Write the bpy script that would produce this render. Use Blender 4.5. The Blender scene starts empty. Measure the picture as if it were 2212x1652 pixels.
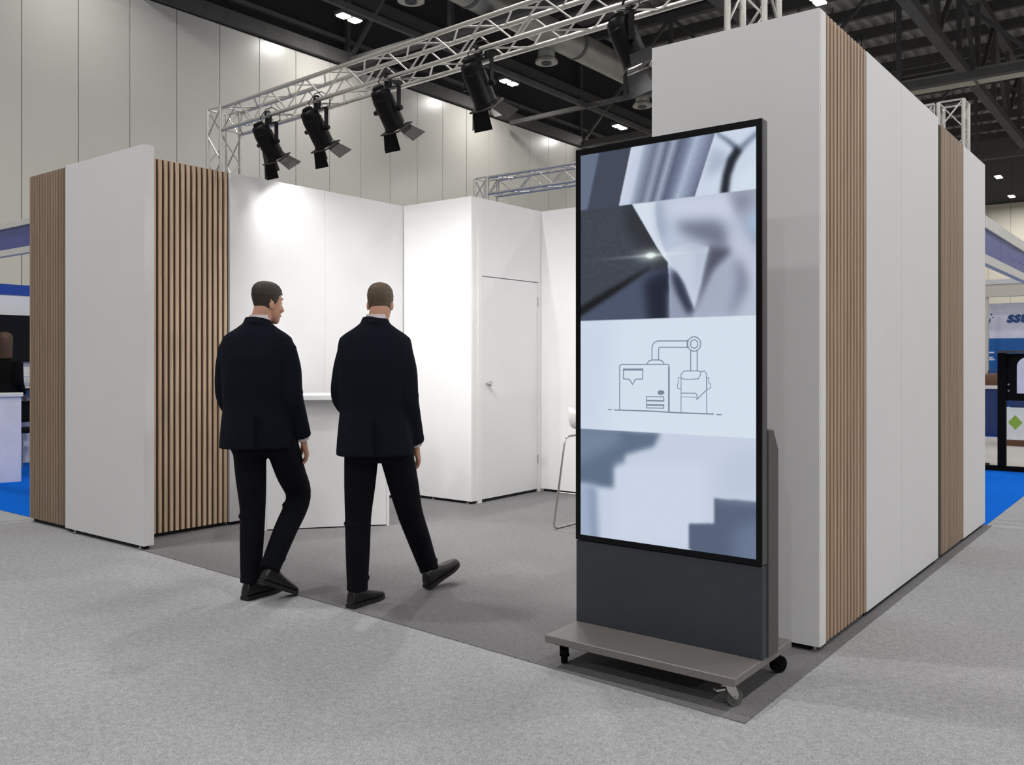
import bpy, bmesh, math, random
import numpy as np
from mathutils import Vector as V, Matrix
random.seed(7)
PI = math.pi
D = bpy.data
SC = bpy.context.scene
COL = SC.collection
R = math.radians

# ------------------------------------------------------------------ camera, world, exposure
YAW = R(37.8)
CAMZ = 1.38
cam_d = D.cameras.new('camera'); cam = D.objects.new('camera', cam_d); COL.objects.link(cam)
cam.location = (0, 0, CAMZ); cam.rotation_euler = (PI/2, 0, YAW)
cam_d.sensor_width = 36; cam_d.lens = 31.13; cam_d.shift_y = -48/2212
cam_d.clip_start = .05; cam_d.clip_end = 300
SC.camera = cam
w = D.worlds.new('world'); SC.world = w; w.use_nodes = True
w.node_tree.nodes['Background'].inputs[0].default_value = (1, 1, 1, 1)
w.node_tree.nodes['Background'].inputs[1].default_value = .15
SC.view_settings.view_transform = 'Standard'
SC.view_settings.look = 'None'
SC.view_settings.gamma = 1
SC.view_settings.use_curve_mapping = False
EXPOSURE = 0.0
SC.view_settings.exposure = EXPOSURE
HALL_LAMP_W = 172
SPOT_W = 98

def lamp(name, kind, loc, energy, aim=None, color=(1, .985, .965), **kw):
    l = D.lights.new(name, kind); l.energy = energy; l.color = color
    for k, v in kw.items(): setattr(l, k, v)
    o = D.objects.new(name, l); COL.objects.link(o); o.location = loc
    if aim is not None:
        o.rotation_euler = V(aim).to_track_quat('-Z', 'Y').to_euler()
    return o

# ------------------------------------------------------------------ materials
def lin(c):
    return tuple((x/255/12.92 if x/255 <= .04045 else ((x/255+.055)/1.055)**2.4) for x in c)

def nt(name):
    m = D.materials.new(name); m.use_nodes = True
    t = m.node_tree
    return m, t, t.nodes['Principled BSDF']

def plain(name, rgb, rough=.5, metal=0, var=.06, scale=6, bump=0, bscale=200, spec=.5, coat=0):
    m, t, b = nt(name)
    b.inputs['Roughness'].default_value = rough; b.inputs['Metallic'].default_value = metal
    b.inputs['Specular IOR Level'].default_value = spec
    if coat: b.inputs['Coat Weight'].default_value = coat
    tc = t.nodes.new('ShaderNodeTexCoord')
    n = t.nodes.new('ShaderNodeTexNoise'); n.inputs['Scale'].default_value = scale
    t.links.new(tc.outputs['Object'], n.inputs['Vector'])
    r = t.nodes.new('ShaderNodeValToRGB')
    c = lin(rgb) if max(rgb) > 1.001 else rgb
    r.color_ramp.elements[0].color = tuple(x*(1-var) for x in c)+(1,)
    r.color_ramp.elements[1].color = tuple(min(1, x*(1+var)) for x in c)+(1,)
    r.color_ramp.elements[0].position = .3; r.color_ramp.elements[1].position = .7
    t.links.new(n.outputs['Fac'], r.inputs['Fac']); t.links.new(r.outputs['Color'], b.inputs['Base Color'])
    if bump:
        n2 = t.nodes.new('ShaderNodeTexNoise'); n2.inputs['Scale'].default_value = bscale
        t.links.new(tc.outputs['Object'], n2.inputs['Vector'])
        bp = t.nodes.new('ShaderNodeBump'); bp.inputs['Strength'].default_value = bump; bp.inputs['Distance'].default_value = .004
        t.links.new(n2.outputs['Fac'], bp.inputs['Height']); t.links.new(bp.outputs['Normal'], b.inputs['Normal'])
    return m

def emit(name, rgb, strength):
    m = D.materials.new(name); m.use_nodes = True; t = m.node_tree
    t.nodes.clear()
    e = t.nodes.new('ShaderNodeEmission'); o = t.nodes.new('ShaderNodeOutputMaterial')
    e.inputs[0].default_value = (*lin(rgb), 1); e.inputs[1].default_value = strength
    t.links.new(e.outputs[0], o.inputs[0])
    return m

def carpet(name, rgb, var=.10, fleck=.30):
    m, t, b = nt(name)
    b.inputs['Roughness'].default_value = 1; b.inputs['Specular IOR Level'].default_value = .05
    g = t.nodes.new('ShaderNodeNewGeometry')
    def noise(scale, det, sx=1, sy=1):
        mp = t.nodes.new('ShaderNodeMapping'); mp.inputs['Scale'].default_value = (sx, sy, 1)
        t.links.new(g.outputs['Position'], mp.inputs['Vector'])
        n = t.nodes.new('ShaderNodeTexNoise'); n.inputs['Scale'].default_value = scale; n.inputs['Detail'].default_value = det
        t.links.new(mp.outputs[0], n.inputs['Vector']); return n
    big = noise(1.1, 4); mid = noise(34, 6); fine = noise(170, 5)
    c = lin(rgb)
    def ramp(n, lo, hi, a=.3, z=.7):
        r = t.nodes.new('ShaderNodeMapRange'); r.inputs['From Min'].default_value = a; r.inputs['From Max'].default_value = z
        r.inputs['To Min'].default_value = lo; r.inputs['To Max'].default_value = hi
        t.links.new(n.outputs['Fac'], r.inputs['Value']); return r
    a = ramp(big, 1-var*.55, 1+var*.55); bb = ramp(mid, 1-var, 1+var); d = ramp(fine, 1-fleck, 1+fleck)
    m1 = t.nodes.new('ShaderNodeMath'); m1.operation = 'MULTIPLY'
    m2 = t.nodes.new('ShaderNodeMath'); m2.operation = 'MULTIPLY'
    t.links.new(a.outputs[0], m1.inputs[0]); t.links.new(bb.outputs[0], m1.inputs[1])
    t.links.new(m1.outputs[0], m2.inputs[0]); t.links.new(d.outputs[0], m2.inputs[1])
    vm = t.nodes.new('ShaderNodeVectorMath'); vm.operation = 'SCALE'; vm.inputs[0].default_value = c
    t.links.new(m2.outputs[0], vm.inputs['Scale']); t.links.new(vm.outputs[0], b.inputs['Base Color'])
    bp = t.nodes.new('ShaderNodeBump'); bp.inputs['Strength'].default_value = .35; bp.inputs['Distance'].default_value = .003
    t.links.new(fine.outputs['Fac'], bp.inputs['Height']); t.links.new(bp.outputs['Normal'], b.inputs['Normal'])
    return m

def wood(name, rgb):
    m, t, b = nt(name)
    b.inputs['Roughness'].default_value = .55; b.inputs['Specular IOR Level'].default_value = .3
    g = t.nodes.new('ShaderNodeNewGeometry'); mp = t.nodes.new('ShaderNodeMapping')
    mp.inputs['Scale'].default_value = (60, 60, 1.6)
    t.links.new(g.outputs['Position'], mp.inputs['Vector'])
    n = t.nodes.new('ShaderNodeTexNoise'); n.inputs['Scale'].default_value = 1.5; n.inputs['Detail'].default_value = 6
    t.links.new(mp.outputs[0], n.inputs['Vector'])
    oi = t.nodes.new('ShaderNodeObjectInfo')
    ad = t.nodes.new('ShaderNodeMath'); ad.operation = 'MULTIPLY_ADD'
    ad.inputs[1].default_value = .22; 
    t.links.new(oi.outputs['Random'], ad.inputs[0]); t.links.new(n.outputs['Fac'], ad.inputs[2])
    r = t.nodes.new('ShaderNodeValToRGB'); c = lin(rgb)
    r.color_ramp.elements[0].position = .36; r.color_ramp.elements[1].position = .85
    r.color_ramp.elements[0].color = (c[0]*.74, c[1]*.73, c[2]*.72, 1)
    r.color_ramp.elements[1].color = (c[0]*1.2, c[1]*1.2, c[2]*1.2, 1)
    t.links.new(ad.outputs[0], r.inputs['Fac']); t.links.new(r.outputs['Color'], b.inputs['Base Color'])
    return m

MT = dict(
    floor=carpet('light_grey_carpet', (166, 166, 168)),
    dark_carpet=carpet('dark_grey_carpet', (119, 118, 119)),
    blue_carpet=carpet('blue_carpet', (6, 104, 214), .08, .12),
    aisle=carpet('aisle_carpet', (190, 188, 184), .08, .12),
    hall=plain('painted_steel_panel', (231, 228, 218), .27, 0, .025, .7, .03, 1.5),
    joint=plain('panel_joint', (120, 119, 114), .7),
    white=plain('white_laminate', (226, 226, 227), .55, 0, .012, 2),
    edge=plain('white_edge', (229, 229, 227), .5, 0, .012, 2),
    gap=plain('black_gap', (16, 16, 17), .8),
    backing=plain('dark_brown_backing', (62, 44, 30), .8),
    wood=wood('oak_slat', (210, 184, 158)),
    wood_shaded=wood('oak_slat_shaded', (182, 157, 134)),  # same oak as the inner slats, colour darkened as if less lit
    wood2=wood('oak_slat_grey', (152, 131, 112)),
    alu=plain('aluminium', (205, 203, 198), .38, .85, .05, 30),
    steel=plain('dark_steel', (98, 97, 95), .8, 0, .1, 3, spec=.2),
    steel2=plain('grey_steel', (112, 110, 106), .7, 0, .1, 3, spec=.3),
    upper=plain('dark_cladding', (58, 57, 58), .85, 0, .1, .4),
    deck=plain('roof_deck', (178, 175, 168), .7, .2, .12, .6),
    duct=plain('galvanised_duct', (178, 177, 166), .42, .55, .12, 2.5),
    black=plain('black_paint', (5, 5, 7), .45, 0, .1, 10, spec=.2),
    blackmatt=plain('black_matt', (8, 8, 9), .85, 0, .1, 10, spec=.15),
    flap=plain('grey_flap', (62, 60, 58), .5, .3, .1, 10),
    kiosk=plain('anthracite_paint', (60, 64, 71), .45, .1, .05, 6, .04, 600, spec=.35),
    kbase_lit=plain('lit_base_paint', (124, 119, 116), .38, .2, .05, 6, .04, 600),  # paler than the cabinet: light falling on the base top put into the colour
    kiosk2=plain('anthracite_side', (82, 79, 79), .5, .1, .05, 6),
    bezel=plain('black_bezel', (5, 6, 9), .3, 0, .05, 6, spec=.2),
    rubber=plain('grey_rubber', (92, 92, 90), .6, 0, .1, 30),
    chrome=plain('chrome', (190, 190, 186), .22, .95, .04, 10),
    suit=plain('navy_wool', (16, 20, 31), .92, 0, .12, 60, .12, 500, spec=.15),
    trouser=plain('dark_navy_wool', (12, 14, 21), .92, 0, .12, 60, .12, 500, spec=.15),
    skin=plain('skin', (196, 146, 122), .5, 0, .05, 20),
    hair1=plain('dark_brown_hair', (48, 37, 30), .6, 0, .3, 90, .5, 160),
    hair2=plain('brown_hair', (92, 76, 58), .65, 0, .25, 90, .5, 160),
    hair3=plain('auburn_hair', (74, 50, 34), .55, 0, .3, 90, .5, 160),
    shirt=plain('white_shirt', (226, 216, 218), .8, 0, .03, 30),
    shoe=plain('black_leather', (15, 13, 12), .38, 0, .15, 20),
    sole=plain('shoe_sole', (22, 20, 18), .8),
    lip=plain('lip', (150, 90, 80), .5), eye=plain('eye_white', (225, 222, 216), .2), iris=plain('iris', (50, 36, 26), .2),
    fascia=plain('fascia_blue', (72, 82, 150), .4), fasciatext=plain('fascia_text', (112, 120, 176), .5), rail=plain('fascia_rail', (214, 214, 212), .4, .2),
    royal=plain('royal_blue', (12, 66, 160), .4), gblue=plain('graphic_blue', (24, 96, 168), .4),
    navy=plain('navy_panel', (26, 52, 108), .5), lilac=plain('lilac_white', (226, 226, 240), .5),
    logo=plain('logo_blue', (20, 74, 130), .5), printw=plain('print_white', (225, 232, 240), .5),
    green=plain('green_print', (140, 176, 70), .5), brown=plain('brown_leather', (96, 62, 44), .5),
    tv=plain('tv_glass', (14, 15, 19), .12), cream=plain('cream_wall', (224, 218, 202), .5, 0, .02, 1),
    lamp=emit('lamp_diffuser', (255, 248, 236), 14), lens=emit('lens_glow', (255, 250, 240), 9),
    cable=plain('black_cable', (30, 29, 28), .6),
    grey_front=plain('grey_white_laminate', (224, 224, 225), .55, 0, .012, 2),
)

# ------------------------------------------------------------------ builders
MW = {}
def setp(o, label=None, cat=None, group=None, kind=None):
    for k, v in (('label', label), ('category', cat), ('group', group), ('kind', kind)):
        if v: o[k] = v
    return o

def thing(name, label, cat, loc=(0, 0, 0), rz=0, group=None, kind=None):
    o = D.objects.new(name, None); COL.objects.link(o); o.empty_display_size = .1
    m = Matrix.Translation(V(loc)) @ Matrix.Rotation(rz, 4, 'Z')
    o.matrix_world = m; MW[o] = m
    return setp(o, label, cat, group, kind)

def obj(name, bm, mat, parent=None, M=None, smooth=None, bevel=0):
    """bm authored in frame M (world when None); origin goes to its centre"""
    me = bm if isinstance(bm, bpy.types.Mesh) else None
    if me is None:
        if M is not None: bm.transform(M)
        if bevel:
            bmesh.ops.bevel(bm, geom=list(bm.edges), offset=bevel, segments=1, affect='EDGES', clamp_overlap=True)
        bmesh.ops.recalc_face_normals(bm, faces=bm.faces)
        lo = V([min(v.co[i] for v in bm.verts) for i in range(3)]); hi = V([max(v.co[i] for v in bm.verts) for i in range(3)])
        c = (lo+hi)/2
        bm.transform(Matrix.Translation(-c))
        me = D.meshes.new(name); bm.to_mesh(me); bm.free()
    else:
        if M is not None: me.transform(M)
        co = np.empty(len(me.vertices)*3); me.vertices.foreach_get('co', co); co = co.reshape(-1, 3)
        c = V((co.min(0)+co.max(0))/2)
        me.transform(Matrix.Translation(-c)); me.name = name
    me.materials.clear(); me.materials.append(mat)
    if smooth is not None:
        me.polygons.foreach_set('use_smooth', [True]*len(me.polygons))
        if smooth < 179: me.set_sharp_from_angle(angle=R(smooth))
    return link(name, me, Matrix.Translation(c), parent)

def link(name, me, Mworld, parent=None):
    o = D.objects.new(name, me); COL.objects.link(o); MW[o] = Mworld
    if parent is not None:
        o.parent = parent; o.matrix_basis = MW[parent].inverted() @ Mworld
    else:
        o.matrix_world = Mworld
    return o

def same(o, delta, parent, name=None):
    """another piece sharing the mesh of o, moved by delta (world)"""
    M = Matrix.Translation(V(delta)) @ MW[o]
    return link(name or o.name.split('.')[0], o.data, M, parent)

def dup(root, M, label=None):
    r = root.copy(); COL.objects.link(r); r.matrix_world = M; MW[r] = M
    if label: r['label'] = label
    def rec(src, dst):
        for ch in [c for c in COL.objects if c.parent == src]:
            c = ch.copy(); COL.objects.link(c); c.parent = dst; c.matrix_basis = ch.matrix_basis.copy()
            MW[c] = MW[dst] @ ch.matrix_basis
            rec(ch, c)
    rec(root, r)
    return r

def BM(): return bmesh.new()

def box(bm, x0, x1, y0, y1, z0, z1, M=None):
    vs = [bm.verts.new((x, y, z)) for x in (x0, x1) for y in (y0, y1) for z in (z0, z1)]
    for f in ((0, 1, 3, 2), (4, 6, 7, 5), (0, 4, 5, 1), (2, 3, 7, 6), (0, 2, 6, 4), (1, 5, 7, 3)):
        bm.faces.new([vs[i] for i in f])
    if M is not None:
        for v in vs: v.co = M @ v.co
    return bm

def basis(d):
    d = V(d).normalized()
    u = d.cross(V((0, 0, 1)))
    if u.length < .01: u = V((1, 0, 0))
    u.normalize(); return u, d.cross(u).normalized()

def ring(bm, c, U, W, n=12, e=2.0):
    out = []
    for i in range(n):
        a = 2*PI*i/n; ca, sa = math.cos(a), math.sin(a)
        if e != 2:
            ca = math.copysign(abs(ca)**(2/e), ca); sa = math.copysign(abs(sa)**(2/e), sa)
        out.append(bm.verts.new(V(c)+V(U)*ca+V(W)*sa))
    return out

def loft(bm, rings, n=12, e=2.0, caps=True, closed=False):
    rs = [ring(bm, c, U, W, n, e) for c, U, W in rings]
    prs = list(zip(rs, rs[1:])) + ([(rs[-1], rs[0])] if closed else [])
    for a, b in prs:
        for i in range(n):
            bm.faces.new((a[i], a[(i+1) % n], b[(i+1) % n], b[i]))
    if caps and not closed:
        bm.faces.new(rs[0][::-1]); bm.faces.new(rs[-1])
    return rs

def cyl(bm, p0, p1, r0, r1=None, n=10):
    p0, p1 = V(p0), V(p1); u, w_ = basis(p1-p0); r1 = r0 if r1 is None else r1
    loft(bm, [(p0, u*r0, w_*r0), (p1, u*r1, w_*r1)], n); return bm

def tube(bm, pts, rad, n=8, closed=False):
    pts = [V(p) for p in pts]; rings = []
    rad = rad if isinstance(rad, (list, tuple)) else [rad]*len(pts)
    N = len(pts); prev = None
    for i, p in enumerate(pts):
        a = pts[(i-1) % N] if closed or i else p; b = pts[(i+1) % N] if closed or i < N-1 else p
        d = (b-a).normalized()
        if prev is None: u, w_ = basis(d)
        else:
            u = prev - d*prev.dot(d)
            u = u.normalized() if u.length > 1e-6 else basis(d)[0]
            w_ = d.cross(u).normalized()
        prev = u
        rings.append((p, u*rad[i], w_*rad[i]))
    loft(bm, rings, n, closed=closed); return bm

def ball(bm, c, rx, ry=None, rz=None, n=12, M=None):
    ry = ry or rx; rz = rz or rx
    m = Matrix.Translation(V(c)) @ (M or Matrix.Identity(4)) @ Matrix.Diagonal((rx, ry, rz, 1))
    bmesh.ops.create_uvsphere(bm, u_segments=n, v_segments=max(6, n//2), radius=1, matrix=m); return bm

def lathe(bm, prof, c=(0, 0, 0), n=20, M=None):
    M = M or Matrix.Identity(4)
    rs = [[bm.verts.new(M @ (V(c)+V((r*math.cos(2*PI*i/n), r*math.sin(2*PI*i/n), z)))) for i in range(n)] for r, z in prof]
    for a, b in zip(rs, rs[1:]):
        for i in range(n): bm.faces.new((a[i], a[(i+1) % n], b[(i+1) % n], b[i]))
    bm.faces.new(rs[0][::-1]); bm.faces.new(rs[-1]); return bm

def bx(name, mat, parent, x0, x1, y0, y1, z0, z1, bevel=0, M=None):
    return obj(name, box(BM(), x0, x1, y0, y1, z0, z1), mat, parent, M, bevel=bevel)

# ------------------------------------------------------------------ setting: floor, hall walls, ceiling
f = obj('floor', box(BM(), -17, 26, -14, 51, -.2, -.004), MT['floor']); setp(f, 'light grey needle felt carpet covering the exhibition hall floor', kind='structure')

WX, WH = -16.4, 8.5
hw = thing('wall_left', 'tall hall wall of pale grey steel panels', None, (WX, 18, 0), kind='structure')
bx('backing', MT['joint'], hw, WX-.25, WX-.05, -14, 50.5, 0, WH)
p0 = None
y = -13.963
while y < 50:
    if p0 is None:
        p0 = bx('panel', MT['hall'], hw, WX-.06, WX, y+.008, y+.992, 0, WH)
        y_first = y
    else: same(p0, (0, y-y_first, 0), hw)
    y += 1.0
ub = bx('upper_cladding', MT['upper'], hw, WX-.35, WX-.15, -14, 50.5, WH, 14)
bx('eaves_beam', MT['steel'], hw, WX-.15, WX+.12, -14, 50, WH+.03, WH+.34)
bx('eaves_rail', MT['steel2'], hw, WX-.12, WX+.02, -14, 50, WH+.6, WH+.7)
bx('cladding_rail', MT['steel'], hw, WX-.15, WX+.05, -14, 50, WH+1.75, WH+1.95)

hb = thing('wall_back', 'far end wall of the hall in cream panels', None, (4, 50.3, 0), kind='structure')
bx('backing', MT['joint'], hb, WX, 26, 50.2, 50.4, 0, 14)
p0 = None
for i in range(42):
    x = WX+i
    if p0 is None: p0 = bx('panel', MT['cream'], hb, x+.006, x+.994, 50.0, 50.2, 0, 9.2)
    else: same(p0, (i, 0, 0), hb)

# corrugated deck: ribs along y
cl = thing('ceiling', 'dark corrugated steel roof deck above the hall', None, (4, 18, 12.6), kind='structure')
bm = BM(); prof = []
x = WX-.4
while x < 26:
    prof += [(x, 12.6), (x+.16, 12.6), (x+.2, 12.72), (x+.36, 12.72)]; x += .4
a = [bm.verts.new((px, -14, pz)) for px, pz in prof]; b = [bm.verts.new((px, 51, pz)) for px, pz in prof]
for i in range(len(prof)-1): bm.faces.new((a[i], a[i+1], b[i+1], b[i]))
ra = [bm.verts.new((p, q, 12.95)) for p, q in ((WX-.4, -14), (26, -14), (26, 51), (WX-.4, 51))]
bm.faces.new(ra)
obj('deck', bm, MT['deck'], cl)
p0 = None
for i in range(32):
    yy = -13+2*i
    if p0 is None: p0 = bx('purlin', MT['steel'], cl, WX, 26, yy, yy+.16, 12.25, 12.6)
    else: same(p0, (0, 2*i, 0), cl)

# roof trusses
def beam(bm, p, q, a, b=None):
    """rectangular section bar from p to q, a wide, b high"""
    b = b or a; p, q = V(p), V(q); u, w_ = basis(q-p)
    vs = []
    for c in (p, q):
        vs.append([bm.verts.new(c+u*a/2*i+w_*b/2*j) for i, j in ((-1, -1), (1, -1), (1, 1), (-1, 1))])
    for i in range(4): bm.faces.new((vs[0][i], vs[0][(i+1) % 4], vs[1][(i+1) % 4], vs[1][i]))
    bm.faces.new(vs[0][::-1]); bm.faces.new(vs[1]); return bm

def roof_truss(p, q, z0, z1, n, label, wid=.22):
    p, q = V(p), V(q)
    t = thing('roof_truss', label, 'roof truss', ((p+q)/2).to_tuple()[:2]+(z0,), group='steel roof trusses')
    obj('bottom_chord', beam(BM(), (*p.xy, z0), (*q.xy, z0), wid, wid*.9), MT['steel'], t)
    obj('top_chord', beam(BM(), (*p.xy, z1), (*q.xy, z1), wid, wid), MT['steel'], t)
    for i in range(n+1):
        c = p.lerp(q, i/n)
        obj('post', beam(BM(), (*c.xy, z0), (*c.xy, z1), wid*.5), MT['steel'], t)
        if i < n:
            d = p.lerp(q, (i+1)/n)
            s, e = ((*c.xy, z0), (*d.xy, z1)) if i % 2 == 0 else ((*c.xy, z1), (*d.xy, z0))
            obj('brace', beam(BM(), s, e, wid*.4), MT['steel'], t)
    return t
for yy, lab in ((9.3, 'dark steel cross truss nearest the camera, high over the grey panel wall'),
                (14.6, 'dark steel cross truss meeting the panel wall above the left pair of hall lamps'),
                (24.9, 'dark steel cross truss ending at the panel wall above the top left screen corner'),
                (35.2, 'dark steel cross truss far down the hall beyond the duct')):
    roof_truss((WX, yy, 0), (24, yy, 0), 8.6, 12.1, 12, lab)
roof_truss((-5.2, -12, 0), (-5.2, 50, 0), 9.5, 12.1, 24, 'long dark steel truss running down the hall at upper right', .26)
roof_truss((5.2, -12, 0), (5.2, 50, 0), 9.5, 12.1, 24, 'long dark steel truss farthest to the right of the hall', .26)
for i, (p, q, lab) in enumerate((((-16.1, 20.7, 8.4), (-7, 20.5, 8.44), 'thin dark steel bar crossing under the roof in front of the round duct'),
                  ((-13.55, 4, 8.5), (-13.55, 40, 8.5), 'long thin steel bar running down the hall beside the round duct'))):
    o = obj('tie_bar', beam(BM(), p, q, .1, .12), MT['steel'], None); setp(o, lab, 'tie bar')

# round duct with drop diffusers
t = thing('air_duct', 'round galvanised air duct hanging under the dark roof behind the stage truss', 'air duct', (-12, 20, 8.8))
for i in range(9):
    y0 = 6+4*i
    obj('duct_section', cyl(BM(), (-12, y0+.03, 9.05), (-12, y0+3.97, 9.05), .33, n=24), MT['duct'], t, smooth=40)
    obj('seam_band', cyl(BM(), (-12, y0-.05, 9.05), (-12, y0+.05, 9.05), .345, n=24), MT['steel2'], t, smooth=40)
for yy in (12.6, 17.2, 21.8, 26.4):
    b_ = obj('drop_diffuser', lathe(BM(), [(.2, 9.0), (.2, 8.66), (.2, 8.6), (.27, 8.52), (.27, 8.47), (.16, 8.47)], (-12.3, yy, 0)), MT['duct'], t, smooth=35)
    obj('grille', lathe(BM(), [(.05, 8.47), (.06, 8.44), (.12, 8.44), (.12, 8.46)], (-12.3, yy, 0)), MT['steel'], b_)
t = thing('rectangular_duct', 'pale rectangular duct crossing the roof at far right', 'air duct', (-3, 28, 9.3))
for i in range(6):
    x0 = -11.4+3.2*i
    bx('duct_section', MT['duct'], t, x0+.02, x0+3.18, 27.7, 28.3, 9.3, 9.62)
    bx('flange', MT['steel2'], t, x0-.03, x0+.02, 27.66, 28.34, 9.26, 9.66)
# hanging cable trays / conduits
o = thing('cable_tray', 'narrow dark cable tray under the roof at upper right', 'cable tray', (-9, 15, 9.1))
bx('tray', MT['steel'], o, -9.2, -8.9, -6, 48, 9.9, 9.98)
for i in range(18): bx('hanger', MT['steel'], o, -9.06, -9.03, -5+3*i, -4.97+3*i, 9.95, 12.4)

# high bay lamps, each a real light
lab = {(-15, 13.4): 'twin LED hall lamp above the left end of the stage truss',
       (-15, 19.2): 'twin LED hall lamp seen beside the fourth spotlight',
       (-15, 25.1): 'twin LED hall lamp just above the top left corner of the kiosk screen',
       (-6.4, 18.8): 'twin LED hall lamp directly over the tall white block',
       (-6.9, 26.8): 'twin LED hall lamp at the sloping top edge of the white side wall',
       (-6.6, 41.6): 'upper of two distant hall lamps at the right edge',
       (-6.9, 46.9): 'lower of two distant hall lamps at the right edge'}
def highbay(x, y, label, first=[None]):
    z = 9.0
    M = Matrix.Translation((x, y, z))
    if first[0] is None:
        t = thing('hall_lamp', label, 'ceiling lamp', (x, y, z), group='twin LED hall lamps')
        bx('housing', MT['steel2'], t, -.14, .14, -.32, .32, .03, .12, M=M, bevel=.01)
        bx('lamp_panel', MT['lamp'], t, -.11, .11, -.28, -.06, 0, .04, M=M)
        bx('lamp_panel', MT['lamp'], t, -.11, .11, .06, .28, 0, .04, M=M)
        obj('suspension_rod', cyl(BM(), (0, 0, .12), (0, 0, 3.6), .012), MT['steel'], t, M)
        first[0] = t
    else: dup(first[0], M, label)
for (x, y), l in lab.items():
    highbay(x, y, l)
spots_ = [(-15, y) for y in (-9.6, -3.8, 2, 7.8, 13.4, 19.2, 25.1)]+[(-6.5, y) for y in (-9.6, -3.8, 2, 7.8)]
spots_ += [(-6.4, 18.8), (-6.9, 26.8), (-6.6, 41.6), (-6.9, 46.9)]
spots_ += [(x, y) for x in (2, 10.5, 19) for y in (-9.6, -3.8, 2, 7.8, 13.4, 19.2, 25.1, 31, 41.6, 47)]
for x, y in spots_:
    near = x < -14
    lamp('hall_lamp_light', 'AREA', (x, y, 8.985), HALL_LAMP_W*((.17 if y < 10 else .3) if near else 1.25 if x < -6 else 1), (0, 0, -1), shape='RECTANGLE', size=.22, size_y=.56)

# ------------------------------------------------------------------ booth
dc = BM()
pts = [(-1.365, 3.205), (-1.365, 8.3), (-7.95, 8.3), (-7.95, 3.56), (-6.1, 3.445)]
lo = [dc.verts.new((*p, -.004)) for p in pts]; hi = [dc.verts.new((*p, 0)) for p in pts]
dc.faces.new(hi)
for i in range(5): dc.faces.new((lo[i], lo[(i+1) % 5], hi[(i+1) % 5], hi[i]))
o = obj('booth_carpet', dc, MT['dark_carpet']); setp(o, 'dark grey carpet inside the booth under the two men', 'carpet')

H = 2.95
G = .028
def slats(parent, axis, c, a0, a1, n, z0, z1, mat, wid=.54, depth=.022, out=1):
    """vertical slats on plane axis=c between a0..a1 with given count"""
    pitch = (a1-a0)/n; s0 = None
    for i in range(n):
        lo_ = a0+pitch*(i+.5-wid/2); hi_ = a0+pitch*(i+.5+wid/2)
        if s0 is None:
            lo1, hi1 = sorted((c, c+depth*out))
            s0 = bx('slat', mat, parent, *((lo1, hi1, lo_, hi_) if axis == 'x' else (lo_, hi_, lo1, hi1)), z0, z1)
        else:
            same(s0, (0, pitch*i, 0) if axis == 'x' else (pitch*i, 0, 0), parent)

def feet(parent, pts):
    f0 = None
    for x, y in pts:
        if f0 is None:
            f0 = obj('levelling_foot', lathe(BM(), [(.022, 0), (.022, .008), (.008, .012), (.008, G+.01)], (x, y, 0), 10), MT['chrome'], parent); b0 = (x, y)
        else: same(f0, (x-b0[0], y-b0[1], 0), parent)

# left fin: facing the aisle, y 3.44..3.52
t = thing('fin_wall', 'white partition end standing at the booth opening left of the slatted interior', 'partition wall', (-6.65, 3.48, 0))
bx('panel', MT['white'], t, -7.235, -6.05, 3.44, 3.452, G, H)
bx('core', MT['edge'], t, -7.235, -6.05, 3.452, 3.52, G, H)
bx('plinth', MT['gap'], t, -7.2, -6.09, 3.46, 3.505, 0, G)
feet(t, [(-7.1, 3.455), (-6.12, 3.455)])
t = thing('slatted_panel', 'oak slat panel at far left beside the blue neighbouring stand', 'slat panel', (-7.59, 3.5, 0))
bx('backing', MT['backing'], t, -7.93, -7.245, 3.478, 3.54, G, H)
bx('end_strip', MT['gap'], t, -7.262, -7.236, 3.45, 3.478, G, H)
slats(t, 'y', 3.478, -7.93, -7.265, 14, G+.004, H, MT['wood2'], .74, .012, -1)
bx('plinth', MT['gap'], t, -7.9, -7.26, 3.49, 3.53, 0, G)
# return wall with slats, x = -6.4
t = thing('slatted_panel', 'oak slat panel inside the booth behind the white partition end', 'slat panel', (-6.45, 4.08, 0))
bx('backing', MT['backing'], t, -6.5, -6.424, 3.53, 4.4, G, H)
slats(t, 'x', -6.424, 3.56, 4.395, 17, G+.004, H, MT['wood'], .54, .014, 1)
bx('plinth', MT['gap'], t, -6.48, -6.44, 3.55, 4.39, 0, G)
# left interior wall
def wall_x(name, label, x, dirn, ys, mat=MT['white'], h=H, th=.08):
    """wall in a y-z plane; visible face at x, body on the side -dirn"""
    t = thing(name, label, 'partition wall', (x-dirn*th/2, (ys[0]+ys[-1])/2, 0))
    xa, xb = sorted((x, x-dirn*.015)); xc, xd = sorted((x-dirn*.015, x-dirn*th))
    bx('frame', MT['edge'], t, xc, xd, ys[0], ys[-1], G, h)
    for a, b in zip(ys, ys[1:]): bx('panel', mat, t, xa, xb, a+.0018, b-.0018, G, h)
    xe, xf = sorted((x-dirn*.02, x-dirn*(th-.01)))
    bx('plinth', MT['gap'], t, xe, xf, ys[0]+.02, ys[-1]-.02, 0, G)
    return t
def wall_y(name, label, y, xs, mat=MT['white'], h=H, th=.08):
    t = thing(name, label, 'partition wall', ((xs[0]+xs[-1])/2, y+th/2, 0))
    bx('frame', MT['edge'], t, xs[0], xs[-1], y+.015, y+th, G, h)
    for a, b in zip(xs, xs[1:]): bx('panel', mat, t, a+.0018, b-.0018, y, y+.015, G, h)
    bx('plinth', MT['gap'], t, xs[0]+.02, xs[-1]-.02, y+.02, y+th-.01, 0, G)
    return t
wall_x('booth_wall', 'white interior side wall of two panels behind the man on the left', -6.4, 1, [4.402, 5.42, 6.44])
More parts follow.
